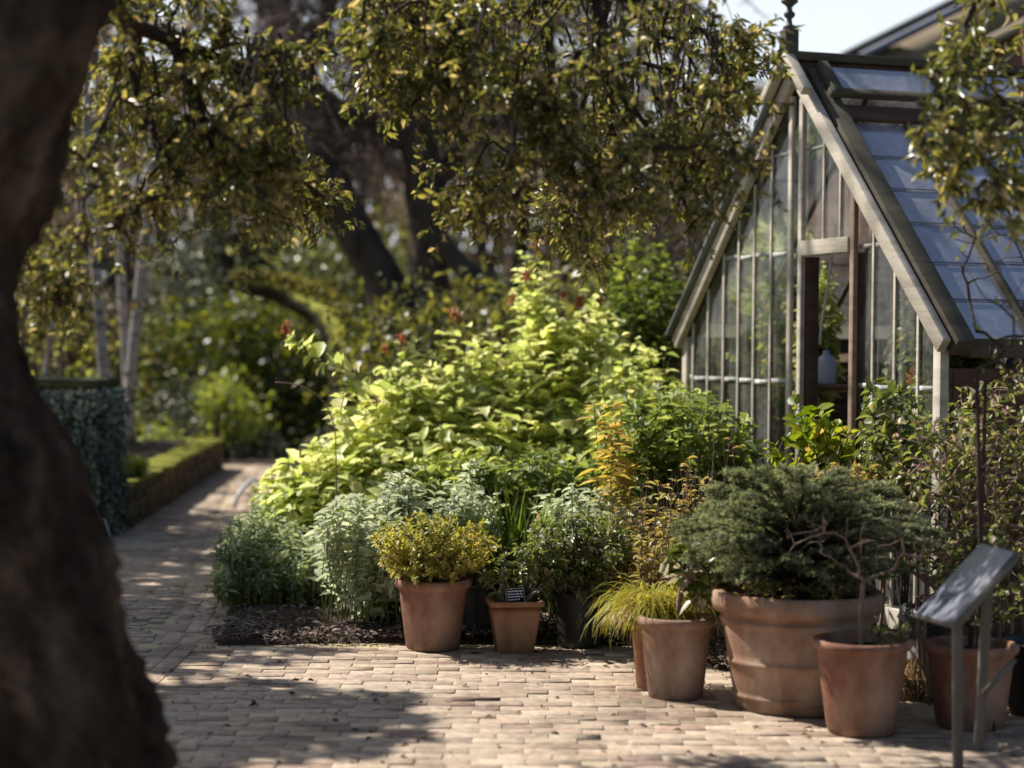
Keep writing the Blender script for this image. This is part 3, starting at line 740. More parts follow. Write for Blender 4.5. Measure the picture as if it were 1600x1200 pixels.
# sill
mb = MB(); box(mb, (-EW - .04, -.02, 0), (u_d0 - .03, .06, .14)); gpart('sill', mb, M['wood_cream'])
mb = MB(); box(mb, (u_d1 + .03, -.02, 0), (EW + .04, .06, .14)); gpart('sill', mb, M['wood_cream'])
bars = []
for u in u_left + u_right: bars.append((u, .13, .022, .013))
for u in (ub(1281), ub(1307)): bars.append((u, zt + .09, .02, .013))
for (u, z0, w, d) in bars:
    mb = MB(); beam(mb, (u, .012, z0), (u, .012, rz_(u) - .075), w, d, (1, 0, 0)); gpart('glazing_bar', mb, M['wood_cream'], bevel=.003)
mb = MB(); beam(mb, (u_main, .0, .13), (u_main, .0, rz_(u_main) - .07), .045, .024, (1, 0, 0)); gpart('mullion', mb, M['wood_cream'])
# door frame
for u in (u_d0, u_d1):
    f = MB(); beam(f, (u, -.012, 0), (u, -.012, rz_(u) - .08), .045, .03, (1, 0, 0)); o = gpart('door_post', f, M['wood_cream'] if u == u_d0 else M['wood_tan'])
    f = MB(); beam(f, (u + (.006 if u == u_d0 else -.006), .05, 0), (u + (.006 if u == u_d0 else -.006), .05, zt), .05, .075, (1, 0, 0)); gpart('door_jamb', f, M['wood_brown'])
f = MB(); beam(f, (u_d0 + .026, -.008, zt + .045), (u_d1 - .026, -.008, zt + .045), .06, .085, (0, 1, 0)); gpart('door_head', f, M['wood_cream'])
# gable panes
us = [-EW + .04] + u_left + [u_main, u_d0]
def pane(u0, u1, z0, name='glass_pane'):
    m_ = MB(); a, b = u0 + .004, u1 - .004
    pts = [(a, .02, z0), (b, .02, z0), (b, .02, rz_(b) - .09)]
    if a < 0 < b: pts.append((0, .02, RZ - .09))
    pts.append((a, .02, rz_(a) - .09))
    m_.add(pts, [[tuple(range(len(pts)))]]); gpart(name, m_, M['glass_gable'], bevel=0)
for a, b in zip(us[:-1], us[1:]): pane(a, b, .14)
ur = [u_d1] + u_right + [EW - .04]
for a, b in zip(ur[:-1], ur[1:]): pane(a, b, .14)
ut = [u_d0, ub(1281), ub(1307), u_d1]
for a, b in zip(ut[:-1], ut[1:]): pane(a, b, zt + .088)
# limescaled laps between glass courses
for z, h in ((2.60, .022), (2.02, .03), (1.27, .034)):
    lim = (RZ - .1 - z) / SL; m_ = MB(); allu = us + [u_d1] + u_right + [EW - .04]
    for a, b in zip(allu[:-1], allu[1:]):
        if a == u_d0 and z < zt + .1: continue
        a2, b2 = max(a + .014, -lim), min(b - .014, lim)
        if b2 - a2 > .03:
            k = np.random.default_rng(int(abs(a) * 999) + int(z * 100)).uniform(-.006, .006)
            box(m_, (a2, .012, z + k), (b2, .0165, z + k + h * .8))
    gpart('glass_lap', m_, M['lap'], bevel=0)
# roof: near slope and far slope
vb = [.14, .5, 1.02, 1.55, 2.08, 2.6, 3.13, 3.66, 4.18, LEN]
for s in (1, -1):
    nrm = np.array([s * SL, 0, 1.0]); nrm /= np.linalg.norm(nrm)
    umin = .34 if s == 1 else .1
    for a, b in zip(vb[:-1], vb[1:]):
        m_ = MB(); nl = 6
        for k in range(nl):      # overlapping courses of glass
            u0 = umin + (HW - umin) * k / nl; u1 = umin + (HW - umin) * (k + 1) / nl + .012
            z0 = rz_(u0) - .003; z1 = rz_(u1) + .001
            m_.add([(s * u0, a + .012, z0), (s * u0, b - .012, z0), (s * u1, b - .012, z1), (s * u1, a + .012, z1)], [[(0, 1, 2, 3)]])
        gpart('roof_pane', m_, M['glass_roof'] if s == 1 else M['glass_far'], bevel=0)
    for v_ in vb[1:-1]:
        m_ = MB(); beam(m_, (s * umin, v_, rz_(umin) + .012), (s * HW, v_, rz_(HW) + .012), .03, .05, (0, 1, 0)); gpart('roof_bar', m_, M['wood_dark'], bevel=.003)
    # edge of each glass course reads as a thin dark line
    m_ = MB()
    for k in range(1, 6):
        u1 = umin + (HW - umin) * k / 6 + .012; rgk = np.random.default_rng(k)
        for a, b in zip(vb[:-1], vb[1:]):
            dz = rgk.uniform(-.012, .012)
            beam(m_, (s * (u1 + dz), a + .02, rz_(u1 + dz) + .01), (s * (u1 + dz), b - .02, rz_(u1 + dz) + .01), .004, .006, (0, 0, 1))
    gpart('glass_course_edge', m_, M['wood_dark'], bevel=0)
    # eaves plate and gutter
    m_ = MB(); beam(m_, (s * (HW - .04), .14, rz_(HW) - .055), (s * (HW - .04), LEN, rz_(HW) - .055), .09, .1, (1, 0, 0)); gpart('eaves_plate', m_, M['wood_dark'])
    # boarded side wall below the eaves
    m_ = MB()
    for k in range(14):
        z0 = .02 + k * .098; box(m_, (s * EW - .02, .08, z0), (s * EW + .02 + .004 * (k % 2), LEN, z0 + .095))
    gpart('side_wall', m_, M['wood_brown'])
    m_ = MB()
    for v_ in (.6, 1.6, 2.6, 3.6): beam(m_, (s * (EW + .035), v_, 0), (s * (EW + .035), v_, rz_(HW) - .1), .05, .06, (1, 0, 0)); 
    gpart('side_batten', m_, M['wood_brown'])
# ridge ventilator on the near side
nrm = np.array([SL, 0, 1.0]); nrm /= np.linalg.norm(nrm)
def slope(u, v, lift): return np.array((u, v, rz_(u))) + nrm * lift
m_ = MB(); beam(m_, (0, -.05, RZ + .085), (0, LEN, RZ + .085), .11, .05, (1, 0, 0)); gpart('ridge_board', m_, M['wood_dark'])
m_ = MB(); beam(m_, (0, .0, RZ - .02), (0, LEN, RZ - .02), .06, .15, (1, 0, 0)); gpart('ridge_beam', m_, M['wood_brown'])
m_ = MB(); beam(m_, slope(.30, .1, .03), slope(.30, LEN, .03), .12, .03, np.array((1, 0, -SL))); gpart('vent_board', m_, M['wood_brown'])
m_ = MB(); beam(m_, slope(.22, .05, .085), slope(.22, LEN, .085), .05, .04, np.array((1, 0, -SL))); gpart('vent_rail', m_, M['wood_dark'])
for a, b in zip((.1, .85, 1.6, 2.35, 3.1, 3.85), (.85, 1.6, 2.35, 3.1, 3.85, LEN)):
    m_ = MB(); m_.add([slope(.05, a, .09), slope(.05, b, .09), slope(.2, b, .082), slope(.2, a, .082)], [[(0, 1, 2, 3)]]); gpart('vent_pane', m_, M['glass_roof'], bevel=0)
    m_ = MB(); beam(m_, slope(.03, a, .09), slope(.23, a, .09), .06, .05, (0, 1, 0)); gpart('vent_bar', m_, M['wood_dark'])
for s in (-1, 1):     # little hood boards over the apex
    m_ = MB(); beam(m_, (s * .01, -.08, RZ + .09), (s * .26, -.08, RZ + .09 - .25 * SL), .06, .05, (0, 1, 0)); gpart('apex_hood', m_, M['wood_cream'])
# finial
m_ = MB(); beam(m_, (0, -.06, RZ - .02), (0, -.06, RZ + .235), .085, .085, (1, 0, 0)); gpart('finial_post', m_, M['wood_dark'], bevel=.008)
m_ = MB(); lathe(m_, (0, -.06, RZ + .235), [(0, 0), (.036, 0), (.036, .02), (.018, .03), (.014, .06), (.03, .075), (.034, .09), (.018, .105), (.014, .125), (.028, .14), (.048, .155), (.05, .165), (.03, .178), (.02, .2), (.016, .235), (.03, .255), (.034, .275), (.02, .295), (.012, .33), (.022, .35), (.024, .37), (.012, .39), (.004, .45), (0, .46)], 20)
gpart('finial', m_, M['iron'], smooth=True, bevel=0)
# back gable
m_ = MB()
for k in range(-5, 6):
    u = k * .29; beam(m_, (u, LEN - .02, .0), (u, LEN - .02, rz_(u) - .05), .04, .05, (1, 0, 0))
gpart('back_bars', m_, M['wood_brown'])
m_ = MB(); m_.add([(-EW, LEN - .03, .05), (EW, LEN - .03, .05), (EW, LEN - .03, rz_(EW) - .05), (0, LEN - .03, RZ - .05), (-EW, LEN - .03, rz_(EW) - .05)], [[(0, 1, 2, 3, 4)]]); gpart('back_glazing', m_, M['glass_gable'], bevel=0)
for s in (-1, 1):
    m_ = MB(); beam(m_, (0, LEN, RZ - .03), (s * HW, LEN, rz_(HW) - .03), .06, .1, (0, 1, 0)); gpart('back_rafter', m_, M['wood_brown'])
m_ = MB(); beam(m_, (-.25, 2.2, rz_(.25) - .1), (.62, .9, 1.2), .05, .05, (1, 0, 0)); gpart('inner_brace', m_, M['wood_brown'])
# thin roof cord
def g2w(u, v, z):
    c, s = math.cos(ang_g), math.sin(ang_g); return np.array([GX + c * u - s * v, GY + s * u + c * v, z])
# staging benches inside
def bench(u0, u1, v0, v1, label):
    t = thing('potting_bench', label, 'bench', (GX, GY, 0), ang_g, 'benches in the greenhouse')
    m_ = MB()
    for k in range(int((u1 - u0) / .11)): box(m_, (u0 + k * .11, v0, .78), (u0 + k * .11 + .1, v1, .81))
    gpart('bench_top', m_, M['wood_brown'], t)
    for u in (u0 + .05, u1 - .05):
        for v in (v0 + .08, v1 - .08):
            m_ = MB(); beam(m_, (u, v, 0), (u, v, .78), .05, .05, (1, 0, 0)); gpart('leg', m_, M['wood_brown'], t)
bench(-1.45, -.45, .45, 4.2, 'dark timber bench along the far side inside the greenhouse')
bench(.75, 1.45, .45, 4.2, 'dark timber bench along the roof side inside the greenhouse')

def inner_plant(px, py, Y, rpx, hpx, label, material, n=110, flower=None):
    c = P(px, py, Y) + np.array([.944, .329, 0]) * .35; rg = np.random.default_rng(int(px))
    z0 = .81
    t = thing('potted_plant', label, 'potted plant', (c[0], c[1], z0), 0, 'plants inside the greenhouse')
    m_ = MB(); lathe(m_, (c[0], c[1], z0), [(0, 0), (.06, 0), (.085, .14), (.095, .14), (.095, .165), (.08, .165), (.078, .15), (0, .15)], 20); build('pot', m_, M['terra'], t, smooth=False)
    r = rpx * 1.5 / F * Y; h = hpx * 1.55 / F * Y
    v = norm(rg.normal(0, 1, (n, 3))) * rg.uniform(.4, 1, (n, 1)); tg = np.array([c[0], c[1], z0 + .15 + h * .55]) + v * np.array([r, r, h * .5])
    C = stems(rg, np.repeat(np.array([[c[0], c[1], z0 + .15]]), n, 0) + rg.normal(0, .015, (n, 3)), tg)
    m_ = MB(); curve_mesh(m_, C, .004, .002); build('stems', m_, M['stem_green'], t)
    m_ = MB(); leaves_on(m_, rg, C, 16, OVAL, .075, .045, .3); build('foliage', m_, material, t)
    if flower:
        m_ = MB(); p, T, tt = sample_curves(rg, C[:10], 9, .92, 1.0); p[:, 2] += .05
        scatter(m_, SIMPLE, p, rg.normal(0, 1, p.shape), rg.normal(0, 1, p.shape), .06, .03, rg.uniform(0, 1, len(p))); build('flower', m_, M['flower_red'], t)
inner_plant(1095, 520, 12.7, 30, 150, 'leafy green pot plant behind the leftmost glass of the greenhouse', M['limegreen'])
inner_plant(1150, 520, 12.3, 34, 190, 'yellow green pot plant behind the left glazing bars', M['roundlime'])
inner_plant(1195, 520, 12.0, 34, 170, 'bushy lime pot plant inside the greenhouse nearest the door', M['lime'])
inner_plant(1375, 560, 10.3, 28, 170, 'pot plant with red flowers behind the glass right of the door', M['limegreen'], 110, True)
inner_plant(1420, 560, 10.1, 30, 180, 'yellow green pot plant behind the rightmost gable glass', M['roundlime'])
inner_plant(1345, 580, 11.4, 30, 150, 'dark leafy pot plant deep inside right of the door', M['darkshrub'])
# jug and hanging cord seen through the doorway
c = g2w(.78, .75, .81); c = np.array([P(1291, 560, 11.1)[0], 11.1, 1.27])
t = tag(build('water_jug', (lambda m_: (lathe(m_, c, [(0, 0), (.05, 0), (.058, .02), (.058, .12), (.045, .16), (.02, .175), (.018, .2), (0, .2)], 20), m_)[1])(MB()), M['bluejug'], smooth=True), 'pale blue jug seen through the open greenhouse doorway', 'jug')
sh = thing('wall_shelf', 'dark shelf across the doorway carrying the pale blue jug', 'shelf', (c[0], c[1], 0))
m_ = MB(); box(m_, (c[0] - .14, c[1] - .07, 1.24), (c[0] + .55, c[1] + .22, 1.268)); build('shelf_board', m_, M['wood_brown'], sh)
for dx in (-.1, .5):
    m_ = MB(); box(m_, (c[0] + dx - .02, c[1] + .15, .0), (c[0] + dx + .02, c[1] + .19, 1.238)); build('leg', m_, M['wood_brown'], sh)
m_ = MB(); a = P(1300, 398, 10.9); b = P(1284, 500, 10.9); tube(m_, [a, (a + b) / 2 + np.array([.005, 0, 0]), b, b + np.array([-.01, 0, -.14])], .008, 6)
tag(build('hanging_cord', m_, M['white_rope']), 'thin white cord hanging in the open greenhouse doorway', 'cord')

# ================================================================== HOUSE behind
hs = thing('brick_house', 'brick house gable with tan verge and dark roof edge rising behind the greenhouse', 'house', (7, 25, 0))
A0 = P(1312, 84, 24.0); A1 = P(1505, -12, 24.0); sl = (A1[2] - A0[2]) / (A1[0] - A0[0]); ap = np.array([A0[0] + 6.5, 24.0, A0[2] + 6.5 * sl])
ev = np.array(A0); evr = np.array([2 * ap[0] - ev[0], 24, ev[2]])
def hq(name, pts, y0, y1, m):
    mb_ = MB(); n = len(pts)
    v = [(p[0], y0, p[1]) for p in pts] + [(p[0], y1, p[1]) for p in pts]
    fs = [[tuple(range(n)), tuple(range(2 * n - 1, n - 1, -1))], [(i, n + i, n + (i + 1) % n, (i + 1) % n) for i in range(n)]]
    mb_.add(v, fs); return build(name, mb_, m, hs)
def strip(name, d0, d1, y0, y1, m):
    k = math.hypot(1, sl)
    o0, o1 = d0 * k, d1 * k
    hq(name, [(ev[0], ev[2] - o0), (ap[0], ap[2] - o0), (evr[0], evr[2] - o0), (evr[0], evr[2] - o1), (ap[0], ap[2] - o1), (ev[0], ev[2] - o1)], y0, y1, m)
strip('roof', 0, .1, 23.9, 34, M['slate'])
strip('barge_board', .1, .2, 23.95, 24.1, M['bluegrey'])  # blue tone paints in the sky light falling on this board
strip('verge_panel', .2, .62, 24.12, 24.4, M['render_tan'])
strip('verge_moulding', .62, .74, 24.1, 24.42, M['moulding'])
wx0, wx1 = ev[0] + .9, evr[0] - .9
hq('wall', [(wx0, 0), (wx1, 0), (wx1, ev[2] + .9 * sl - .5), (ap[0], ap[2] - .5), (wx0, ev[2] + .9 * sl - .5)], 24.3, 33.5, M['house_brick'])
for x in (wx0 + 1.5, wx0 + 4.2, wx0 + 7.0):
    mb_ = MB(); box(mb_, (x, 24.26, 2.6), (x + 1.0, 24.296, 3.9)); w = build('window', mb_, M['moulding'], hs)
    mb_ = MB(); box(mb_, (x + .08, 24.24, 2.68), (x + .92, 24.257, 3.82)); build('pane', mb_, M['bluegrey'], w)

# ================================================================== POTS
def pot_profile(rt, rb, h, rim=.03, rimh=.05, bands=()):
    p = [(0, .0), (rb * .96, 0), (rb, .008)]
    def rad_at(z): return rb + (rt - rim * .5 - rb) * (z / h) ** .92
    zs = sorted(set(list(np.linspace(.03, h - rimh - .005, 8))))
    pts = [(rad_at(z), z) for z in zs]
    for (zb, wd, hb) in bands:
        pts = [q for q in pts if abs(q[1] - zb) > hb * .9]
        for dz, k in ((-.75, 0), (-.5, .6), (-.2, 1), (.2, 1), (.5, .6), (.75, 0)):
            pts.append((rad_at(zb + dz * hb) + wd * k, zb + dz * hb))
    pts.sort(key=lambda q: q[1]); p += pts
    p += [(rad_at(h - rimh), h - rimh), (rt - .006, h - rimh + .006), (rt, h - rimh * .5), (rt - .003, h - .008), (rt - .012, h), (rt - rim * .75, h - .002), (rt - rim, h - .012), (rt - rim - .01, h - .06)]
    return p, rad_at
def make_pot(name, label, cat, loc, rt, rb, h, m, rim=.03, rimh=.05, bands=(), wob=.006, group=None):
    t = thing(name, label, cat, loc, 0, group)
    mb_ = MB(); pr, ra = pot_profile(rt, rb, h, rim, rimh, bands); lathe(mb_, loc, pr, 56, wob=wob)
    pot = build('pot', mb_, m, t, smooth=True)
    mb_ = MB(); rg = np.random.default_rng(int(loc[0] * 100) + 500); rs = rt - rim - .004
    r_ = np.linspace(0, rs, 7); an = np.linspace(0, 6.283, 28, endpoint=False)
    V = [(loc[0], loc[1], loc[2] + h - .04)]
    for r in r_[1:]:
        for a_ in an: V.append((loc[0] + r * math.cos(a_), loc[1] + r * math.sin(a_), loc[2] + h - .045 + rg.uniform(-.008, .012)))
    fs = [(0, 1 + i, 1 + (i + 1) % 28) for i in range(28)]; q = []
    for k in range(5):
        for i in range(28): q.append((1 + k * 28 + i, 1 + (k + 1) * 28 + i, 1 + (k + 1) * 28 + (i + 1) % 28, 1 + k * 28 + (i + 1) % 28))
    mb_.add(V, [fs, q]); build('soil', mb_, M['soil'], pot, smooth=True)
    return t, pot
def disc(rg, c, r, n):
    a_ = rg.uniform(0, 6.283, n); rr_ = r * np.sqrt(rg.uniform(0, 1, n))
    return np.stack([c[0] + rr_ * np.cos(a_), c[1] + rr_ * np.sin(a_), np.full(n, c[2])], 1)
PG = 'potted plants lined up before the bed'
def base_of(px, py, r=0):
    g = G(px, py); d = g[:2] / np.linalg.norm(g[:2]); return np.array([g[0] + d[0] * r, g[1] + d[1] * r, .008])
# A terracotta pot with yellow green shrub
rg = np.random.default_rng(51)
a = base_of(676, 1022, .13); tA, _ = make_pot('potted_plant', 'wide terracotta pot of yellow green twiggy shrub, leftmost in the row', 'potted plant', a, .186, .128, .342, M['terra'], group=PG)
tg = poly_pts(rg, [(575, 835), (600, 812), (650, 800), (700, 798), (760, 815), (790, 850), (785, 870), (740, 890), (700, 905), (620, 905), (590, 880)], a[1] - .3, a[1] + .3, 260)
C = stems(rg, disc(rg, a + np.array([0, 0, .31]), .13, 260), tg, .05, 6, .012)
mb = MB(); curve_mesh(mb, C, .0028, .0016); build('stems', mb, M['twig_pale'], tA)
mb = MB(); leaves_on(mb, rg, C, 26, OVAL, .028, .015, .4, .95, 0, .8, .3, .7); build('foliage', mb, M['yellowbush'], tA)
# B black pot behind with strappy stems
b = base_of(752, 1010, .1); b[1] += .18; tB, _ = make_pot('potted_plant', 'black plastic pot half hidden between the two left terracotta pots', 'potted plant', b, .115, .09, .27, M['black_plastic'], .012, .025, group=PG)
rg = np.random.default_rng(52)
tg = poly_pts(rg, [(730, 850), (800, 840), (860, 860), (850, 920), (760, 920)], b[1] - .15, b[1] + .2, 60)
C = stems(rg, disc(rg, b + np.array([0, 0, .24]), .07, 60), tg, .2, 6, .015)
mb = MB(); curve_mesh(mb, C, .004, .002); build('stems', mb, M['twig_pale'], tB)
mb = MB(); leaves_on(mb, rg, C, 9, LANCE, .07, .018, .3, .7); build('foliage', mb, M['darkshrub'], tB)
# C square terracotta pot
c = base_of(803, 1024, .09)
tC = thing('potted_plant', 'square tapered terracotta pot with thick cut stems and a tiny black label', 'potted plant', c, 0, PG)
def square_pot(c, wt, wb, h, rot, m, t):
    lv = [(wb / 2 * .97, 0), (wb / 2, .006)] + [(wb / 2 + (wt / 2 - .012 - wb / 2) * k / 6, h * k / 6 * .9) for k in range(1, 7)] + [(wt / 2 - .012, h - .028), (wt / 2, h - .024), (wt / 2, h - .005), (wt / 2 - .005, h), (wt / 2 - .018, h), (wt / 2 - .022, h - .05)]
    def ring(s):
        pts = []; rc = s * .16
        for q, (sx, sy) in enumerate(((1, 1), (-1, 1), (-1, -1), (1, -1))):
            for k in range(4):
                an = q * math.pi / 2 + k / 3 * math.pi / 2
                pts.append((sx * (s - rc) + rc * math.cos(an), sy * (s - rc) + rc * math.sin(an)))
        return pts
    V = []; n = 16
    for s, z in lv:
        for x, y in ring(s): V.append((c[0] + x * math.cos(rot) - y * math.sin(rot), c[1] + x * math.sin(rot) + y * math.cos(rot), c[2] + z))
    q = [(k * n + i, k * n + (i + 1) % n, (k + 1) * n + (i + 1) % n, (k + 1) * n + i) for k in range(len(lv) - 1) for i in range(n)]
    mb_ = MB(); mb_.add(V, [q]); pot = build('pot', mb_, m, t)
    V = [(c[0], c[1], c[2] + h - .03)] + [(c[0] + x * math.cos(rot) - y * math.sin(rot), c[1] + x * math.sin(rot) + y * math.cos(rot), c[2] + h - .036) for x, y in ring(wt / 2 - .016)]
    mb_ = MB(); mb_.add(V, [[(0, 1 + i, 1 + (i + 1) % n) for i in range(n)]]); build('soil', mb_, M['soil'], pot); return pot
square_pot(c, .262, .172, .252, rad(8), M['terra_orange'], tC)
rg = np.random.default_rng(53)
tg = np.concatenate([poly_pts(rg, [(740, 880), (790, 850), (860, 850), (880, 900), (850, 935), (760, 930)], c[1] - .06, c[1] + .15, 26)])
C = stems(rg, disc(rg, c + np.array([0, 0, .21]), .07, 26), tg, -.1, 6, .012)
mb = MB(); curve_mesh(mb, C, .007, .003, 5); build('stems', mb, M['wood_grey'], tC)
mb = MB(); leaves_on(mb, rg, C, 10, OVAL, .05, .022, .4, .9); build('foliage', mb, M['darkshrub'], tC)
# label in C
lc = P(805, 931, c[1] - .06); t = thing('plant_label', 'tiny black label with white lines standing in the square pot', 'plant label', lc)
mb = MB(); W_, H_ = .046, .036
def lp(x, z, d): 
    ca, sa = math.cos(rad(4)), math.sin(rad(4)); return (lc[0] + x * ca - z * sa, lc[1] + d + z * .25, lc[2] + x * sa + z * ca)
mb.add([lp(-W_, -H_, 0), lp(W_, -H_, 0), lp(W_, H_, 0), lp(-W_, H_, 0), lp(-W_, -H_, .006), lp(W_, -H_, .006), lp(W_, H_, .006), lp(-W_, H_, .006)], [[(0, 1, 2, 3), (7, 6, 5, 4), (0, 4, 5, 1), (1, 5, 6, 2), (2, 6, 7, 3), (3, 7, 4, 0)]]); build('plate', mb, M['label_black'], t)
mb = MB(); tube(mb, [lp(0, -H_, .003), lp(0, -H_ - .06, .003)], .004, 6); build('stake', mb, M['label_black'], t)
mb = MB(); rg = np.random.default_rng(4)
for row_, z in enumerate((.022, .009, -.004, -.017)):
    x = -.036
    while x < .034 - row_ * .004:
        w = rg.uniform(.006, .016); mb.add([lp(x, z - .003, -.002), lp(min(x + w, .038), z - .003, -.002), lp(min(x + w, .038), z + .003, -.002), lp(x, z + .003, -.002)], [[(0, 1, 2, 3)]]); x += w + .003
for (x0, z0, x1, z1) in ((-.044, .033, .044, .0345), (-.044, -.0345, .044, -.033), (-.044, -.033, -.0425, .033), (.0425, -.033, .044, .033)):
    mb.add([lp(x0, z0, -.002), lp(x1, z0, -.002), lp(x1, z1, -.002), lp(x0, z1, -.002)], [[(0, 1, 2, 3)]])
build('writing', mb, M['label_white'], t)
# D black pot, dark leafy shrub
d = base_of(905, 1016, .1); tD, _ = make_pot('potted_plant', 'black plastic pot with dark spreading leafy shrub beside the square pot', 'potted plant', d, .132, .108, .27, M['black_plastic'], .012, .028, group=PG)
rg = np.random.default_rng(54)
tg = poly_pts(rg, [(800, 850), (830, 815), (900, 795), (960, 800), (1005, 840), (1000, 880), (960, 925), (880, 930), (810, 900)], d[1] - .3, d[1] + .25, 230)
C = stems(rg, disc(rg, d + np.array([0, 0, .24]), .1, 230), tg, 0, 6, .012)
mb = MB(); curve_mesh(mb, C, .0035, .002); build('stems', mb, M['twig_pale'], tD)
mb = MB(); leaves_on(mb, rg, C, 17, OVAL, .042, .022, .45, .95, .05, .9, .3, .6); build('foliage', mb, M['darkshrub'], tD)
# grass blades
def blades(mb, rg, base, n, length, spread, width, droop, rnd=None, az=None):
    k = 7; t = np.linspace(0, 1, k)
    a_ = rg.uniform(0, 6.283, n) if az is None else az
    out = np.stack([np.cos(a_), np.sin(a_), np.zeros(n)], 1); L = length * rg.uniform(.6, 1.1, n); el = rg.uniform(spread[0], spread[1], n)
    side = np.stack([-np.sin(a_), np.cos(a_), np.zeros(n)], 1)
    p = base.copy(); V = np.zeros((n, k, 2, 3)); ang = el.copy()
    for i in range(k):
        w = width * (1 - t[i] ** 2) * .5 + .0005
        V[:, i, 0] = p - side * w; V[:, i, 1] = p + side * w
        d_ = out * np.cos(ang)[:, None] + np.array([0, 0, 1.]) * np.sin(ang)[:, None]
        p = p + d_ * (L / (k - 1))[:, None]; ang = ang - droop * rg.uniform(.7, 1.3, n)
    b_ = (np.arange(n) * 2 * k)[:, None, None]
    q = np.array([(2 * i, 2 * i + 1, 2 * i + 3, 2 * i + 2) for i in range(k - 1)])
    r = rg.uniform(0, 1, n) if rnd is None else rnd
    mb.add(V.reshape(-1, 3), [(q[None] + b_).reshape(-1, 4)], np.repeat(r, 2 * k))
# E golden grass in narrow pot behind F
e = base_of(1012, 1083, .07); e[0] += .02
tE, _ = make_pot('potted_plant', 'narrow terracotta pot overflowing with arching golden grass', 'potted plant', e, .105, .068, .30, M['terra_orange'], .02, .03, group=PG)
rg = np.random.default_rng(55); mb = MB(); n = 900
blades(mb, rg, disc(rg, e + np.array([0, 0, .29]), .08, n), n, .34, (.7, 1.5), .0065, .42); build('foliage', mb, M['grass'], tE)
# F terracotta pot with pale edged shrub
f = base_of(1055, 1100, .13); tF, _ = make_pot('potted_plant', 'weathered terracotta pot holding a small shrub with cream edged leaves', 'potted plant', f, .166, .113, .345, M['terra_old'], .026, .045, group=PG)
rg = np.random.default_rng(56)
tg = poly_pts(rg, [(1040, 880), (1060, 850), (1110, 850), (1140, 880), (1130, 930), (1090, 950), (1050, 920)], f[1] - .12, f[1] + .12, 46)
A, par, cnt, tips = grow(rg, densify([f + np.array([.01, 0, .3]), P(1060, 935, f[1]), P(1068, 905, f[1])], .04), tg, .04, .12, .1, 0)
mb = MB(); tree_mesh(mb, A, par, cnt, .0028, .4, .012, 5); build('stems', mb, M['twig_pale'], tF)
C = tip_curves(A, par, tips, 3); mb = MB(); leaves_on(mb, rg, C, 9, OVAL, .075, .036, .2, .9, .1); build('foliage', mb, M['variegated'], tF)
# G large pot with conifer
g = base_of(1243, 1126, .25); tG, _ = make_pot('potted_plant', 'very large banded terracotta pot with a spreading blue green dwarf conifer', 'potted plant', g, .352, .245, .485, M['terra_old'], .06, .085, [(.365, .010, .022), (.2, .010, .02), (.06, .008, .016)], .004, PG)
rg = np.random.default_rng(57)
sp_ = [(1062, 830), (1100, 795), (1125, 760), (1180, 738), (1260, 725), (1340, 745), (1410, 785), (1470, 840), (1450, 890), (1360, 920), (1240, 915), (1150, 905), (1100, 880), (1090, 850)]
def needles(mb, rg, C, per, L, W, rb):
    p, T, t = sample_curves(rg, C, per, 0, 1.0); Sd = perp_rand(rg, T); m_ = len(p)
    D_ = T * .8 + Sd * .7; D_[:, 2] += .12
    scatter(mb, QUAD, p, D_, rg.normal(0, 1, (m_, 3)) + np.array([0, 0, .6]), L * rg.uniform(.7, 1.2, m_), W, np.clip(rb + t * .35 + rg.normal(0, .18, m_), 0, 1))
tipsP = poly_pts(rg, sp_, g[1] - .45, g[1] + .42, 210)
tipsP = np.concatenate([tipsP] + [P(x_, y_, g[1] + d_)[None] + rg.normal(0, .025, (5, 3)) for x_, y_, d_ in ((1064, 826, 0), (1078, 862, -.1), (1098, 800, .1), (1122, 764, .1), (1150, 742, 0), (1440, 850, 0), (1462, 832, .1), (1425, 795, 0), (1385, 765, .1))])
cc = g + np.array([0, 0, .50]); wood_ = MB(); mb = MB()
for tp_ in tipsP:
    v_ = tp_ - cc; L_ = np.linalg.norm(v_)
    if L_ < .13: continue
    hz_ = math.hypot(v_[0], v_[1])
    root = cc + np.array([v_[0] * .06, v_[1] * .06, v_[2] * .55 - .03]); mid = root * .4 + tp_ * .6; mid[2] = tp_[2] + .035 * hz_ / .35; endp = tp_ + np.array([0, 0, -.012])
    s_ = np.linspace(0, 1, 9)[:, None]; ax = (1 - s_) ** 2 * root + 2 * s_ * (1 - s_) * mid + s_ ** 2 * endp
    curve_mesh(wood_, ax[None], .006, .0016, 4)
    nb = 30; tt = rg.uniform(.32, 1, nb); pb = np.stack([np.interp(tt, s_[:, 0], ax[:, c_]) for c_ in range(3)], 1)
    fw_ = norm(ax[-1] - ax[3]); sd_ = norm(np.cross(fw_, (0, 0, 1.))); sg = rg.choice([-1, 1], nb)[:, None]
    dirb = fw_ * .8 + sd_ * sg * rg.uniform(.2, .9, (nb, 1)) + np.array([0, 0, 1.]) * rg.uniform(-.12, .22, (nb, 1))
    qb = pb + norm(dirb) * (rg.uniform(.05, .1, nb) * (1.15 - .55 * tt))[:, None]
    C2 = np.stack([pb, (pb + qb) / 2 + np.array([0, 0, .003]), qb], 1); curve_mesh(wood_, C2, .0014, .001, 3)
    needles(mb, rg, C2, 26, .017, .0034, .12 + .3 * rg.uniform()); needles(mb, rg, ax[None, 3:], 60, .018, .0034, .3)
tube(wood_, [g + np.array([0, 0, .42]), cc, cc + np.array([0, 0, .08])], [.035, .03, .015], 8, rough=.08)
build('branches', wood_, M['twig'], tG)
build('foliage', mb, M['conifer'], tG)
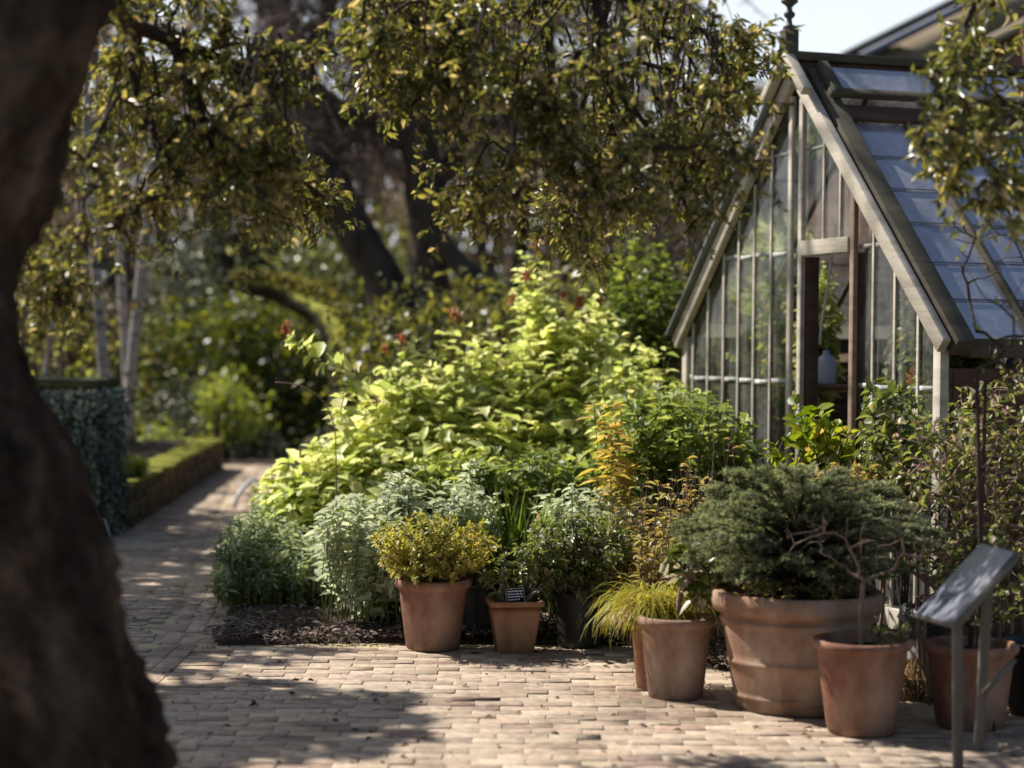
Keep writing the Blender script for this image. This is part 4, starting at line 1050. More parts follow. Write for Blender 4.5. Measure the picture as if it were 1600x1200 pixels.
rg = np.random.default_rng(157); nn_ = 110; q0 = disc(rg, g + np.array([0, 0, .44]), .28, nn_); q1 = q0 + np.stack([rg.normal(0, .05, nn_), rg.normal(0, .05, nn_), rg.uniform(.03, .13, nn_)], 1)
mb = MB(); leaves_on(mb, rg, stems(rg, q0, q1, .1, 4, .01), 8, SIMPLE, .028, .014, .2); build('ground_cover', mb, M['dryleaf'], tG)
# H front terracotta pot with bare twiggy shrub
h = base_of(1345, 1158, .14); tH, _ = make_pot('potted_plant', 'plain terracotta pot in front of the large one with a leafless twiggy shrub', 'potted plant', h, .193, .128, .362, M['terra'], .03, .04, group=PG)
rg = np.random.default_rng(58)
tg = poly_pts(rg, [(1190, 850), (1260, 800), (1360, 770), (1440, 790), (1480, 860), (1420, 890), (1400, 940), (1300, 880), (1220, 870)], h[1] - .2, h[1] + .3, 46)
A, par, cnt, tips = grow(rg, densify([h + np.array([.0, 0, .3]), P(1343, 985, h[1]), P(1345, 930, h[1]), P(1352, 900, h[1])], .05), tg, .05, .13, .12, 0)
mb = MB(); tree_mesh(mb, A, par, cnt, .0019, .45, .014, 5); build('branches', mb, M['twig_pale'], tH)
mb = MB(); rg = np.random.default_rng(59); nn_ = 36
C = stems(rg, disc(rg, h + np.array([.06, 0, .32]), .05, nn_), disc(rg, h + np.array([.1, 0, .40]), .09, nn_)); leaves_on(mb, rg, C, 8, SIMPLE, .018, .01, .2); build('weeds', mb, M['darkshrub'], tH)
# I terracotta pot behind the sign
i_ = base_of(1515, 1148, .14); tI, _ = make_pot('potted_plant', 'shaded terracotta pot standing behind the information sign', 'potted plant', i_, .185, .13, .33, M['terra'], .028, .04, group=PG)
rg = np.random.default_rng(60)
tg = poly_pts(rg, [(1450, 880), (1500, 820), (1600, 800), (1640, 900), (1560, 980), (1480, 980)], i_[1] - .15, i_[1] + .2, 60)
A, par, cnt, tips = grow(rg, densify([i_ + np.array([0, 0, .28]), i_ + np.array([0, 0, .42])], .05), tg, .05, .12, .12, 0)
mb = MB(); tree_mesh(mb, A, par, cnt, .002, .42, .012, 4); build('branches', mb, M['twig'], tI)
mb = MB(); leaves_on(mb, rg, tip_curves(A, par, tips, 4), 4, OVAL, .035, .018, .3); build('foliage', mb, M['darkshrub'], tI)
# J black tub at the right edge
j_ = base_of(1640, 1130, .18); tJ, _ = make_pot('plastic_tub', 'black plastic tub cut off by the right edge behind the sign', 'tub', j_, .2, .16, .3, M['black_plastic'], .014, .03)
# lined bucket and straw bundle behind pot H
k_ = base_of(1466, 1092, .1); k_[1] += .12
t = thing('lined_bucket', 'bucket wrapped in crumpled black liner behind the front pot', 'bucket', k_)
mb = MB(); lathe(mb, k_, [(0, 0), (.1, 0), (.115, .2), (.12, .26)], 32); build('bucket', mb, M['sack'], t, smooth=True)
mb = MB(); rg = np.random.default_rng(61); n = 40; an = np.linspace(0, 6.283, n, endpoint=False); V = []
for z, r in ((.22, .126), (.25, .14), (.28, .132), (.31, .145), (.34, .136), (.36, .118), (.33, .1)):
    for a_ in an: V.append((k_[0] + (r + rg.normal(0, .006) + .006 * math.sin(9 * a_ + z * 60)) * math.cos(a_), k_[1] + (r + rg.normal(0, .006)) * math.sin(a_), k_[2] + z + rg.normal(0, .006)))
mb.add(V, [[(q * n + i, q * n + (i + 1) % n, (q + 1) * n + (i + 1) % n, (q + 1) * n + i) for q in range(6) for i in range(n)]]); build('liner', mb, M['bin_liner'], t, smooth=True)
sb = base_of(1428, 1098, .06); t = thing('straw_bundle', 'small frayed straw bundle lying between the front pot and the bucket', 'straw bundle', sb)
mb = MB(); rg = np.random.default_rng(62); n = 420
s0 = disc(rg, sb + np.array([0, 0, .0]), .07, n); s1 = s0 + np.stack([rg.normal(0, .02, n), rg.normal(0, .02, n), rg.uniform(.05, .17, n)], 1); pull = np.clip((s1[:, 2:3] - .04) / .13, 0, 1)
s1[:, :2] = s1[:, :2] * (1 - pull * .45) + sb[None, :2] * pull * .45; mid = (s0 + s1) / 2 + rg.normal(0, .008, s0.shape); mid[:, :2] += (mid[:, :2] - sb[None, :2]) * .25
curve_mesh(mb, np.stack([s0, mid, s1], 1), .0024, .0018, 3, rg.uniform(0, 1, n * 2)); build('stalks', mb, M['straw'], t)
mb = MB(); an = np.linspace(0, 6.283, 24); tube(mb, np.stack([sb[0] + .062 * np.cos(an), sb[1] + .062 * np.sin(an), np.full(24, .095)], 1), .008, 6); build('tie', mb, M['straw'], t)

# information sign (lectern)
yn, yf = 6.72, 7.15
LN, UN = P(1491, 979, yn), P(1590, 862, yn); LF, UF = P(1427, 962, yf), P(1534, 848, yf)
t = thing('information_sign', 'tilted pale grey lectern sign on two wooden posts at the right edge', 'sign', ((LN[0] + UF[0]) / 2, (yn + yf) / 2, 0))
nS = np.cross(UN - LN, LF - LN); nS /= np.linalg.norm(nS); nS = nS if nS[2] > 0 else -nS
mb = MB(); q = [LN, LF, UF, UN]; th = .022
mb.add([p_ for p_ in q] + [p_ - nS * th for p_ in q], [[(0, 1, 2, 3), (7, 6, 5, 4), (0, 4, 5, 1), (1, 5, 6, 2), (2, 6, 7, 3), (3, 7, 4, 0)]]); build('board', mb, M['sign_post'], t)
ce = sum(q) / 4; mb = MB(); q2 = [ce + (p_ - ce) * .955 + nS * .004 for p_ in q]; mb.add(q2, [[(0, 1, 2, 3)]]); build('panel', mb, M['sign_panel'], t)
for (px0, px1, Yp) in ((1497, 1497, yn + .04), (1546, 1528, yf - .08)):
    tp_ = P(px0, 900, Yp); bt_ = G(px1, 1188) if False else np.array([P(px1, 1186, Yp)[0], Yp, -.02])
    zc = ce[2] + (tp_[0] - ce[0]) * (UN[2] - LN[2]) / (UN[0] - LN[0]) - .035
    mb = MB(); beam(mb, (tp_[0], Yp, zc), bt_, .034, .034, (1, 0, 0)); build('post', mb, M['wood_grey'], t, bevel=.004)
mb = MB(); beam(mb, P(1535, 1085, yn + .05), P(1586, 1030, yn + .05) , .016, .016, (0, 1, 0)); build('brace', mb, M['sign_post'], t)

# ================================================================== BED PLANTS
def bush(name, label, cat, poly, Y0, Y1, n, per, tpl, L, W, leafm, stemm, base_y=None, base_spread=.6, arch=.2, group=None, seed=0, t0=.3, droop=.25, spread=1.1, r=(.004, .002), extra=None, flowers=None, up=.8, sj=.3, pw=.7, zb=.03, k=8, slope=None):
    rg = np.random.default_rng(seed)
    tg = poly_pts(rg, poly, Y0, Y1, n)
    if slope is not None:        # the bushes rank up towards the back: re-seat each tip at the depth of its rank
        pl_ = np.array(poly, float); lo_ = pl_.min(0); hi_ = pl_.max(0); q_ = []
        while len(q_) < n:
            x_ = rg.uniform(lo_[0], hi_[0], 400); y_ = rg.uniform(lo_[1], hi_[1], 400); k_ = inpoly(x_, y_, poly); q_ += list(zip(x_[k_], y_[k_]))
        q_ = np.array(q_[:n]); tg = Parr(q_[:, 0], q_[:, 1], np.interp(q_[:, 1], slope[0], slope[1]) + rg.normal(0, .13, n))
    pl = np.array(poly, float); cx = pl[:, 0].mean(); Ym = (Y0 + Y1) / 2; c0 = P(cx, 600, Ym); c0[2] = zb
    if slope is not None: Ym = tg[:, 1].mean()
    b = tg.copy(); b[:, 0] = c0[0] + (tg[:, 0] - c0[0]) * base_spread + rg.normal(0, .04, n); b[:, 1] = Ym + (tg[:, 1] - Ym) * base_spread; b[:, 2] = zb
    t = thing(name, label, cat, c0, 0, group)
    C = stems(rg, b, tg, arch, k, .02)
    if extra is not None: 
        ex_ = [np.array([P(*q) for q in e]) for e in extra]; ee = []
        for e in ex_:
            s = np.linspace(0, len(e) - 1, k); ee.append(np.stack([np.interp(s, np.arange(len(e)), e[:, c]) for c in range(3)], 1))
        C = np.concatenate([C, np.array(ee)])
    m1 = MB(); curve_mesh(m1, C, r[0], r[1]); build('stems', m1, stemm, t)
    m2 = MB(); leaves_on(m2, rg, C, per, tpl, L, W, t0, spread, droop, up, sj, pw)
    if extra is not None: leaves_on(m2, rg, C[-len(extra):], per * 4, tpl, L * .72, W * .72, .1, spread, droop, up, sj, 1)
    build('foliage', m2, leafm, t)
    if flowers:
        for (px, py, Y, s) in flowers:
            fm = MB(); c_ = P(px, py, Y); m_ = 46; pp = c_ + rg.normal(0, 1, (m_, 3)) * np.array([.3, .3, .45]) * s
            D_ = rg.normal(0, 1, (m_, 3)); D_[:, 2] += .6
            scatter(fm, SIMPLE, pp, D_, rg.normal(0, 1, (m_, 3)), s * .7, s * .3, rg.uniform(0, 1, m_))
            segs(fm, [c_ - np.array([0, 0, s])], [c_ + np.array([0, 0, s * .5])], [.003], [.002], 4)
            build('flower', fm, M['flower_red'], t)
    return t
LG = 'golden leaved sage bushes in the bed'
LSL = ([390, 500, 640, 800], [12.9, 12.6, 12.0, 11.2])
M_deep = leafmat('leaf_deep_lime', [(0, (.1, .145, .045)), (.5, (.24, .3, .1)), (1, (.56, .6, .24))], .45, 1.3, (1, 1, .5))
def lime(*a, **k):
    k.setdefault('slope', LSL); return bush('golden_sage', *a, **k)
lime('low lime bush leaning over the path at the left end of the bed', 'shrub', [(395, 765), (430, 715), (500, 690), (560, 660), (610, 700), (610, 790), (520, 810), (420, 795)], 10.7, 11.5, 120, 9, OVAL, .118, .068, M['lime'], M['stem_green'], group=LG, seed=101)
lime('lime bush with one long shoot reaching left to a red flower spike', 'shrub', [(480, 690), (530, 630), (580, 590), (620, 560), (690, 545), (720, 600), (700, 720), (600, 750), (500, 735)], 11.0, 11.9, 165, 9, OVAL, .118, .068, M['lime'], M['stem_green'], group=LG, seed=102,
     extra=[[(690, 640, 11.2), (600, 590, 11.1), (520, 575, 11.0), (470, 545, 11.0), (452, 528, 11.0)], [(560, 700, 11.2), (530, 650, 11.0), (540, 610, 11.0), (555, 590, 11.0)]], flowers=[(447, 517, 11.0, .045), (588, 628, 11.0, .03)])
lime('broad lime bush filling the middle of the bed below the dark tree trunks', 'shrub', [(600, 560), (625, 530), (660, 512), (720, 500), (780, 497), (850, 530), (860, 720), (700, 765), (610, 710)], 11.3, 12.4, 210, 9, OVAL, .12, .07, M['lime'], M['stem_green'], group=LG, seed=103, flowers=[(712, 492, 11.8, .05), (628, 532, 11.6, .04), (600, 545, 11.6, .03)])
lime('lime bush sloping down in front of the greenhouse left corner', 'shrub', [(790, 510), (850, 480), (930, 470), (985, 520), (1010, 580), (1010, 660), (960, 730), (850, 730), (800, 610)], 11.3, 12.3, 195, 9, OVAL, .112, .065, M['lime'], M['stem_green'], group=LG, seed=104, flowers=[(905, 475, 11.8, .04), (938, 470, 11.8, .035)])
lime('greener horizontal leaved bush at the foot of the greenhouse gable', 'shrub', [(930, 640), (1000, 595), (1060, 595), (1120, 610), (1170, 640), (1195, 690), (1180, 745), (1040, 760), (940, 740)], 10.2, 11.1, 230, 14, OVAL, .095, .047, M_deep, M['stem_green'], group=LG, seed=105, slope=None, droop=.05, up=1.6)
lime('lime bush filling the corner between the tall stems and the greenhouse gable', 'shrub', [(930, 540), (985, 515), (1030, 535), (1075, 585), (1140, 625), (1120, 690), (1000, 690), (930, 640)], 11.3, 12.0, 120, 10, OVAL, .11, .062, M['lime'], M['stem_green'], group=LG, seed=108, slope=([500, 700], [12.2, 11.2]))
lime('shaded green bush under the lime bushes behind the sword leaves', 'shrub', [(610, 730), (720, 700), (960, 700), (970, 780), (800, 800), (640, 790)], 10.5, 11.0, 200, 12, OVAL, .09, .045, M_deep, M['stem_green'], group=LG, seed=106, slope=None, droop=.05, up=1.6)
lime('tall loose lime stems with orange flowers topping the bushes', 'shrub', [(785, 400), (820, 388), (862, 400), (880, 440), (935, 455), (960, 500), (900, 530), (820, 500), (810, 440)], 11.6, 12.2, 46, 15, OVAL, .1, .058, M['lime'], M['stem_green'], base_spread=.8, group=LG, seed=107, t0=.62, flowers=[(838, 385, 11.8, .045), (822, 432, 11.8, .04), (800, 470, 11.8, .035), (880, 462, 11.8, .035), (905, 468, 11.8, .03)])
PH = 'grey green sage clumps along the bed front'
phl = lambda label, poly, Y0, Y1, n, seed, mt=M['sage'], **k: bush('grey_sage', label, 'herb', poly, Y0, Y1, n, 22, LANCE, .075, .025, mt, M['stem_green'], base_spread=.72, arch=.05, group=PH, seed=seed, t0=.25, droop=.3, up=.3, **k)
phl('grey green sage clump spilling down behind the leftmost terracotta pot', [(490, 800), (545, 762), (575, 750), (640, 790), (640, 860), (610, 930), (560, 955), (540, 870)], 9.65, 10.3, 110, 111)
phl('two tall grey sage spires rising above the yellow potted shrub', [(590, 790), (600, 722), (625, 728), (645, 752), (660, 800), (640, 840), (590, 840)], 9.8, 10.2, 60, 112)
phl('grey sage clump with a tall pale spire left of the sword leaves', [(650, 800), (680, 760), (722, 740), (733, 700), (745, 745), (775, 770), (790, 810), (720, 840), (650, 830)], 9.7, 10.2, 84, 113)
phl('grey sage clump right of the sword leaves above the dark potted shrub', [(840, 790), (870, 750), (905, 742), (940, 760), (975, 750), (1000, 790), (970, 840), (860, 840)], 9.8, 10.3, 84, 114)
bush('silver_herb', 'low silvery herb mound at the corner of the bed by the path', 'herb', [(330, 855), (352, 812), (400, 785), (450, 805), (500, 828), (545, 880), (540, 915), (430, 915), (345, 900)], 10.5, 11.2, 300, 26, LANCE, .05, .014, M['silver'], M['stem_green'], base_spread=.8, seed=115, t0=.2, droop=.15)
bush('low_herb', 'dark green creeping herb spreading in shade at the bed corner', 'herb', [(322, 915), (350, 885), (430, 890), (520, 905), (520, 935), (400, 930), (335, 925)], 10.5, 11.2, 190, 16, SIMPLE, .03, .013, M['darkshrub'], M['stem_green'], base_spread=.9, seed=116, t0=.1)
# sword leaves
t0_ = np.array([P(800, 830, 9.85)[0], 9.85, .03]); t = thing('sword_leaf_plant', 'upright clump of narrow sword leaves behind the square pot', 'plant', t0_)
rg = np.random.default_rng(117); mb = MB(); n = 130; blades(mb, rg, disc(rg, t0_, .12, n), n, .78, (1.05, 1.52), .022, .06); build('foliage', mb, M['sword'], t)
# golden lance-leaved stem
bush('golden_lance_plant', 'tall leaning stem with narrow golden leaves right of the lime bushes', 'plant', [(920, 570), (945, 568), (960, 640), (985, 700), (1000, 740), (960, 735), (930, 660)], 9.8, 10.1, 10, 34, LANCE, .085, .02, M['gold'], M['stem_green'], base_spread=.3, seed=118, t0=.35, droop=.35, spread=1.2)
# twiggy dry plants
for seed, lab, poly, Y0, Y1, n in ((119, 'dry twiggy plant with yellowing leaves behind the dark potted shrub', [(940, 800), (975, 740), (1030, 725), (1060, 780), (1050, 850), (970, 860)], 9.3, 9.8, 44),
                                   (120, 'tangled twiggy plant with rusty leaves left of the conifer', [(1020, 780), (1050, 720), (1110, 725), (1120, 770), (1080, 850), (1020, 880)], 8.8, 9.3, 44),
                                   (121, 'bare upright twigs standing between lime bush and conifer', [(1040, 720), (1060, 640), (1080, 650), (1130, 650), (1165, 640), (1150, 720), (1080, 760)], 9.3, 9.8, 12)):
    bush('twiggy_plant', lab, 'plant', poly, Y0, Y1, n, 8 if seed < 121 else 2, OVAL, .05, .02, M['dryleaf'], M['twig_pale'], base_spread=.5, seed=seed, t0=.3, group='twiggy plants in the bed', r=(.004, .0018))
bush('low_herb', 'small mixed herbs on the mulch under the twiggy plants', 'herb', [(960, 870), (1000, 820), (1090, 830), (1110, 900), (1060, 930), (980, 920)], 9.0, 9.6, 60, 16, OVAL, .045, .02, M['dryleaf'], M['twig_pale'], base_spread=.8, seed=122)
# leafy climber left of the greenhouse
bush('climbing_shrub', 'loose green climbing shrub at the left corner of the greenhouse', 'shrub', [(940, 440), (960, 370), (1000, 340), (1060, 365), (1075, 430), (1050, 540), (1010, 600), (950, 540)], 13.0, 14.4, 110, 24, OVAL, .085, .05, M['climber'], M['twig'], base_spread=.6, seed=123, t0=.4)
# shrubs before the greenhouse
def twigshrub(name, label, cat, polys, trunk_px, Yc, mt, wood_m, per, tpl, L, W, seed, tip=.002, jit=.13, group=None, k=4, flower=None, rmax=.02, nst=5):
    rg = np.random.default_rng(seed)
    tg = np.concatenate([poly_pts(rg, p_, a_, b_, n_) for (p_, a_, b_, n_) in polys])
    b0 = P(trunk_px[0], 600, Yc); b0[2] = .0
    t = thing(name, label, cat, b0, 0, group)
    mbw = MB(); fol_ = MB(); parts = np.array_split(tg[rg.permutation(len(tg))], nst); CC = []
    for q in parts:
        b1 = b0 + np.array([rg.normal(0, .12), rg.normal(0, .1), 0]); top_ = np.array([b1[0] + rg.normal(0, .05), b1[1], P(trunk_px[0], trunk_px[1], Yc)[2] + rg.normal(0, .06)])
        A_, par_, cnt_, tips_ = grow(rg, densify([b1, (b1 + top_) / 2 + rg.normal(0, .02, 3), top_], .06), q, .06, jit, .1, 0)
        tree_mesh(mbw, A_, par_, cnt_, tip, .45, rmax, 4); CC.append(tip_curves(A_, par_, tips_, k))
    build('branches', mbw, wood_m, t); C_ = np.concatenate(CC)
    leaves_on(fol_, rg, C_, per, tpl, L, W, .15, 1.0, .1, .6, .3, .7); build('foliage', fol_, mt, t)
    if flower:
        fm = MB(); p_, T_, _ = sample_curves(rg, C_[rg.permutation(len(C_))[:flower]], 5, .9, 1.0)
        scatter(fm, SIMPLE, p_, rg.normal(0, 1, p_.shape), rg.normal(0, 1, p_.shape), .022, .016, rg.uniform(0, 1, len(p_))); build('blossom', fm, M['flower_pink'], t)
    return t
twigshrub('round_leaf_shrub', 'young shrub with round lime leaves before the greenhouse door', 'shrub', [([(1185, 720), (1215, 670), (1250, 610), (1290, 640), (1340, 690), (1345, 720), (1290, 760), (1200, 770)], 8.7, 9.3, 80)], (1265, 780), 9.0, M['roundlime'], M['twig'], 6, ROUND, .055, .04, 131)
twigshrub('dark_leaf_shrub', 'dark leaved shrub standing against the right part of the gable', 'shrub', [([(1330, 620), (1360, 590), (1410, 590), (1440, 640), (1455, 700), (1430, 770), (1340, 780)], 8.3, 8.9, 90)], (1390, 780), 8.6, M['darkshrub'], M['twig'], 7, OVAL, .06, .03, 132)
twigshrub('blossoming_shrub', 'dense twiggy shrub with tiny pink blossom behind the conifer', 'shrub', [([(1390, 680), (1450, 640), (1500, 640), (1530, 700), (1540, 900), (1460, 940), (1400, 860)], 7.9, 8.6, 230)], (1470, 900), 8.2, M['mixedleaf'], M['twig_pale'], 6, OVAL, .036, .017, 133, .0017, .15, flower=40)
twigshrub('leafy_shrub', 'tangled leafy shrub under the greenhouse eave at the right edge', 'shrub', [([(1490, 620), (1540, 580), (1640, 560), (1660, 900), (1560, 960), (1510, 800)], 7.8, 8.8, 260)], (1580, 900), 8.3, M['mixedleaf'], M['twig_pale'], 7, OVAL, .042, .018, 134, .0022, .15, flower=45)
twigshrub('low_shrub', 'low brown twiggy shrub between conifer and greenhouse door', 'shrub', [([(1190, 740), (1290, 720), (1400, 730), (1430, 780), (1300, 800), (1200, 790)], 8.3, 8.8, 120)], (1310, 800), 8.5, M['dryleaf'], M['twig_pale'], 6, OVAL, .035, .016, 135, .0017, .15)
twigshrub('bare_sapling', 'leafless dark sapling rising across the greenhouse roof at right', 'tree', [([(1480, 330), (1560, 300), (1620, 330), (1610, 560), (1560, 600), (1500, 520), (1470, 420)], 7.1, 7.7, 26), ([(1540, 520), (1620, 500), (1620, 800), (1560, 800)], 7.1, 7.7, 22)], (1572, 620), 7.4, M['darkshrub'], M['twig'], 1, OVAL, .03, .014, 136, .0022, .1, rmax=.018, nst=2)

# ================================================================== LEFT SIDE
# ivy clad pier with capping
pr_ = P(171, 700, 14.5); z_cap = P(120, 606, 14.3)[2]
t = thing('ivy_pier', 'square pier covered in small blue grey ivy leaves with a mossy flat cap', 'pier', (pr_[0] - .5, 14.6, 0))
mb = MB(); box(mb, (pr_[0] - 1.0, 14.25, 0), (pr_[0] - .05, 15.0, z_cap)); build('core', mb, M['wall_brick'], t)
mb = MB(); box(mb, (pr_[0] - 1.05, 14.17, z_cap + .002), (pr_[0] - .02, 15.05, z_cap + .065)); build('cap', mb, M['cap_stone'], t, bevel=.015)
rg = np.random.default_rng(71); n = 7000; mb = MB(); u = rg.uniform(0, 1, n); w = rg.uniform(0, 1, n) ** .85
f1 = rg.uniform(0, 1, n) < .62
pp = np.where(f1[:, None], np.stack([pr_[0] - 1.0 + .98 * u, 14.25 - np.abs(rg.normal(0, .07, n)), z_cap * w], 1), np.stack([pr_[0] - .05 + np.abs(rg.normal(0, .05, n)), 14.25 + .75 * u, z_cap * w], 1))
nn_ = np.where(f1[:, None], np.array([[0, -1, .35]]), np.array([[1, -.2, .35]])) + rg.normal(0, .5, (n, 3)); DD = rg.normal(0, .7, (n, 3)); DD[:, 2] -= .7
scatter(mb, SIMPLE, pp, DD, nn_, rg.uniform(.03, .06, n), rg.uniform(.025, .045, n), np.clip(.15 + .55 * w ** 3 + rg.normal(.15, .2, n), 0, 1)); build('ivy', mb, M['ivy'], t)  # leaf tone pales steeply towards the cap to paint in a lit top
# small pale pole at the pier's foot
mb = MB(); tube(mb, [G(178, 850) + (0, -.1, .01), P(163, 812, 14.0)], .012, 8); tag(build('pale_stake', mb, M['tool_white']), 'short pale stake leaning against the foot of the ivy pier', 'stake')
# low mossy wall along the path
WH = .34
t = thing('low_brick_wall', 'low mossy brick retaining wall along the left side of the path', 'wall', (path_left(17), 17, 0))
mb = MB(); rg = np.random.default_rng(72)
for row_ in range(5):
    y = 15.02 + (row_ % 2) * .11
    while y < 22.2:
        x = path_left(y); z0 = row_ * .066; box(mb, (x - .26, y + .004, z0), (x - .02 + rg.uniform(-.012, .012), y + .214, z0 + .06), rg.uniform(0, 1)); y += .222
build('courses', mb, M['wall_brick'], t)
mb = MB(); n = 60
for i in range(n):
    y0 = 15.0 + 7.2 * i / n; y1 = 15.0 + 7.2 * (i + 1) / n; x = path_left(y0); h_ = .33 + rg.uniform(0, .02)
    box(mb, (x - .3, y0, .331), (x + .005 + rg.uniform(-.02, .015), y1 - .003, h_ + .02))
build('moss_cap', mb, M['moss'], t, bevel=.012)
# plants in raised bed
bush('raised_bed_plant', 'small bright green plant on the raised bed beside the low wall', 'plant', [(172, 720), (195, 708), (228, 722), (235, 742), (180, 750)], 15.6, 16.2, 60, 14, OVAL, .075, .04, M['bgbright'], M['stem_green'], seed=141, zb=.34, t0=.2)
# birches
def trunk_tree(name, label, pts, r0, r1, wood_m, group, targets=None, leafm=None, per=6, Lf=(.06, .03), tipr=.006, seed=1, cat='tree', sides=10, tpl=SIMPLE, k=4, zb=0, step=.3, pw=.42, rmax=.2, rough=.04):
    rg = np.random.default_rng(seed)
    pts = densify(pts, .3); t = thing(name, label, cat, (pts[0][0], pts[0][1], zb), 0, group)
    mb_ = MB(); tube(mb_, pts, np.linspace(r0, r1, len(pts)), sides, rough=rough, seed=seed); build('trunk', mb_, wood_m, t, smooth=True)
    if targets is not None:
        A_, par_, cnt_, tips_ = grow(rg, pts, targets, step, .1, .1, .03)
        m1 = MB(); tree_mesh(m1, A_, par_, cnt_, tipr, pw, rmax, 4, lo=len(pts)); build('branches', m1, wood_m, t)
        if leafm is not None:
            m2 = MB(); leaves_on(m2, rg, tip_curves(A_, par_, tips_, k), per, tpl, Lf[0], Lf[1], .1, 1.1, .2, .5, .3, .8); build('crown', m2, leafm, t)
    return t
rg = np.random.default_rng(73); BG_ = 'pale stemmed birches beyond the low wall'
def birch(label, px, Y, r, seed):
    pts = [P(*q, Y) for q in px]; pts[0][2] = .3
    topp = pts[-1]; tgt = np.array([topp[0], Y, topp[2] + 1.2]) + rg.normal(0, 1, (26, 3)) * np.array([.7, .7, .7])
    trunk_tree('birch_tree', label, pts, r, r * .62, M['birch_bark'], BG_, tgt, M['bgbrown'], 8, (.05, .03), .006, seed)
birch('leftmost pale birch stem leaning slightly, right beside the ivy pier', [(178, 705), (166, 620), (157, 540), (152, 440), (146, 350), (140, 250), (130, 120)], 17.5, .062, 1)
birch('thin pale birch stem bending right at mid height, middle of three', [(205, 705), (199, 610), (198, 530), (189, 450), (186, 350), (186, 240), (182, 120)], 19.5, .055, 2)
birch('pale birch stem leaning outward to the right, rightmost of three', [(196, 700), (203, 610), (211, 510), (221, 430), (228, 350), (236, 250), (246, 120)], 19.2, .062, 3)
# saplings left
for q, (lab, pts, r) in enumerate((('thin pale sapling leaning right above the ivy pier', [(58, 600), (72, 540), (88, 480), (96, 410), (108, 330)], .028), ('thin dark sapling just right of the leaning one', [(94, 600), (96, 520), (100, 440), (110, 360)], .02), ('thin sapling close beside the foreground trunk', [(24, 560), (34, 500), (44, 440), (60, 360)], .022))):
    pts = [P(*p_, 17.0) for p_ in pts]; pts[0][2] = .3; tp_ = pts[-1]
    trunk_tree('sapling', lab, pts, r, r * .6, M['birch_bark'] if q == 0 else M['twig_pale'], 'saplings behind the ivy pier', np.array([tp_[0], 17, tp_[2] - .3]) + rg.normal(0, 1, (18, 3)) * np.array([.35, .4, .4]), M['dryleaf'], 5, (.06, .03), .005, 10 + q)
# dim brown hedge behind saplings
def mass(name, label, cat, poly, Y0, Y1, n, L, W, leafm, seed, group=None, zb=0, tpl=QUAD, stemm=None, clump=.25, nst=40, rbias=None):
    """a leafy mass: leaf clumps through a volume, carried by stems from the ground"""
    rg = np.random.default_rng(seed); nc = max(12, n // 40)
    c_ = poly_pts(rg, poly, Y0, Y1, nc); idx = rg.integers(0, nc, n)
    p_ = c_[idx] + rg.normal(0, clump, (n, 3)); p_[:, 2] = np.maximum(p_[:, 2], zb + .02)
    cr = np.clip(rg.normal(.5, .22, nc), 0, 1)
    rn = np.clip(cr[idx] + rg.normal(0, .18, n), 0, 1)
    c0 = c_.mean(0); c0[2] = zb; t = thing(name, label, cat, c0, 0, group)
    m2 = MB(); D_ = rg.normal(0, 1, (n, 3)); D_[:, 2] -= .3; N_ = rg.normal(0, .7, (n, 3)) + np.array([0, -.2, .6])
    s = rg.uniform(.6, 1.3, n); scatter(m2, tpl, p_, D_, N_, L * s, W * s, rn); build('foliage', m2, leafm, t)
    k_ = rg.permutation(nc)[:nst]; b_ = c_[k_].copy(); b_[:, 2] = zb; b_[:, 0] = c0[0] + (b_[:, 0] - c0[0]) * .8
    m1 = MB(); curve_mesh(m1, stems(rg, b_, c_[k_], .1, 5, .03), .03 if Y0 > 14 else .012, .008, 4); build('stems', m1, stemm or M['bark'], t)
    return t
mass('brown_hedge', 'dim brownish hedge with yellow leaves behind the saplings', 'hedge', [(-60, 430), (60, 420), (180, 470), (190, 680), (60, 690), (-60, 690)], 20.5, 22.0, 5200, .09, .06, M['hedgebrown'], 151, zb=.25)
mass('yellow_leaf_bush', 'yellow leaved bush glowing between the saplings and birches', 'shrub', [(20, 500), (70, 480), (130, 530), (150, 600), (40, 610)], 19.5, 20.2, 420, .07, .05, M['bgbright'], 152, zb=.3, stemm=M['twig_pale'], nst=14)
# long clipped hedge
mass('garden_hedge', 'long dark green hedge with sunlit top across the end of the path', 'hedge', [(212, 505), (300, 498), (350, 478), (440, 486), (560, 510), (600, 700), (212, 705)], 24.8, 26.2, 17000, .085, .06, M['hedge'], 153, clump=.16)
mass('golden_shrub', 'rounded golden green shrub at the foot of the hedge', 'shrub', [(300, 640), (320, 600), (350, 590), (390, 605), (412, 650), (400, 690), (310, 690)], 23.6, 24.2, 2100, .06, .045, M['bgbright'], 154, clump=.1, nst=16)
mass('pale_shrub', 'small pale flowering shrub left of the golden shrub', 'shrub', [(235, 650), (255, 610), (290, 610), (310, 650), (300, 690), (240, 690)], 23.4, 24.0, 900, .06, .04, M['greygreen'], 155, clump=.12, nst=12)
mass('edging_plants', 'low grey green plants edging the end of the path', 'plants', [(330, 705), (380, 690), (540, 690), (560, 722), (340, 724)], 23.4, 24.2, 1700, .07, .04, M['greygreen'], 156, clump=.08, nst=20)
mass('edging_plants', 'low bright plants beside the small blue sign', 'plants', [(225, 690), (262, 668), (285, 690), (290, 715), (230, 716)], 21.8, 22.4, 700, .06, .04, M['bgbright'], 157, clump=.08, nst=10, zb=.3)
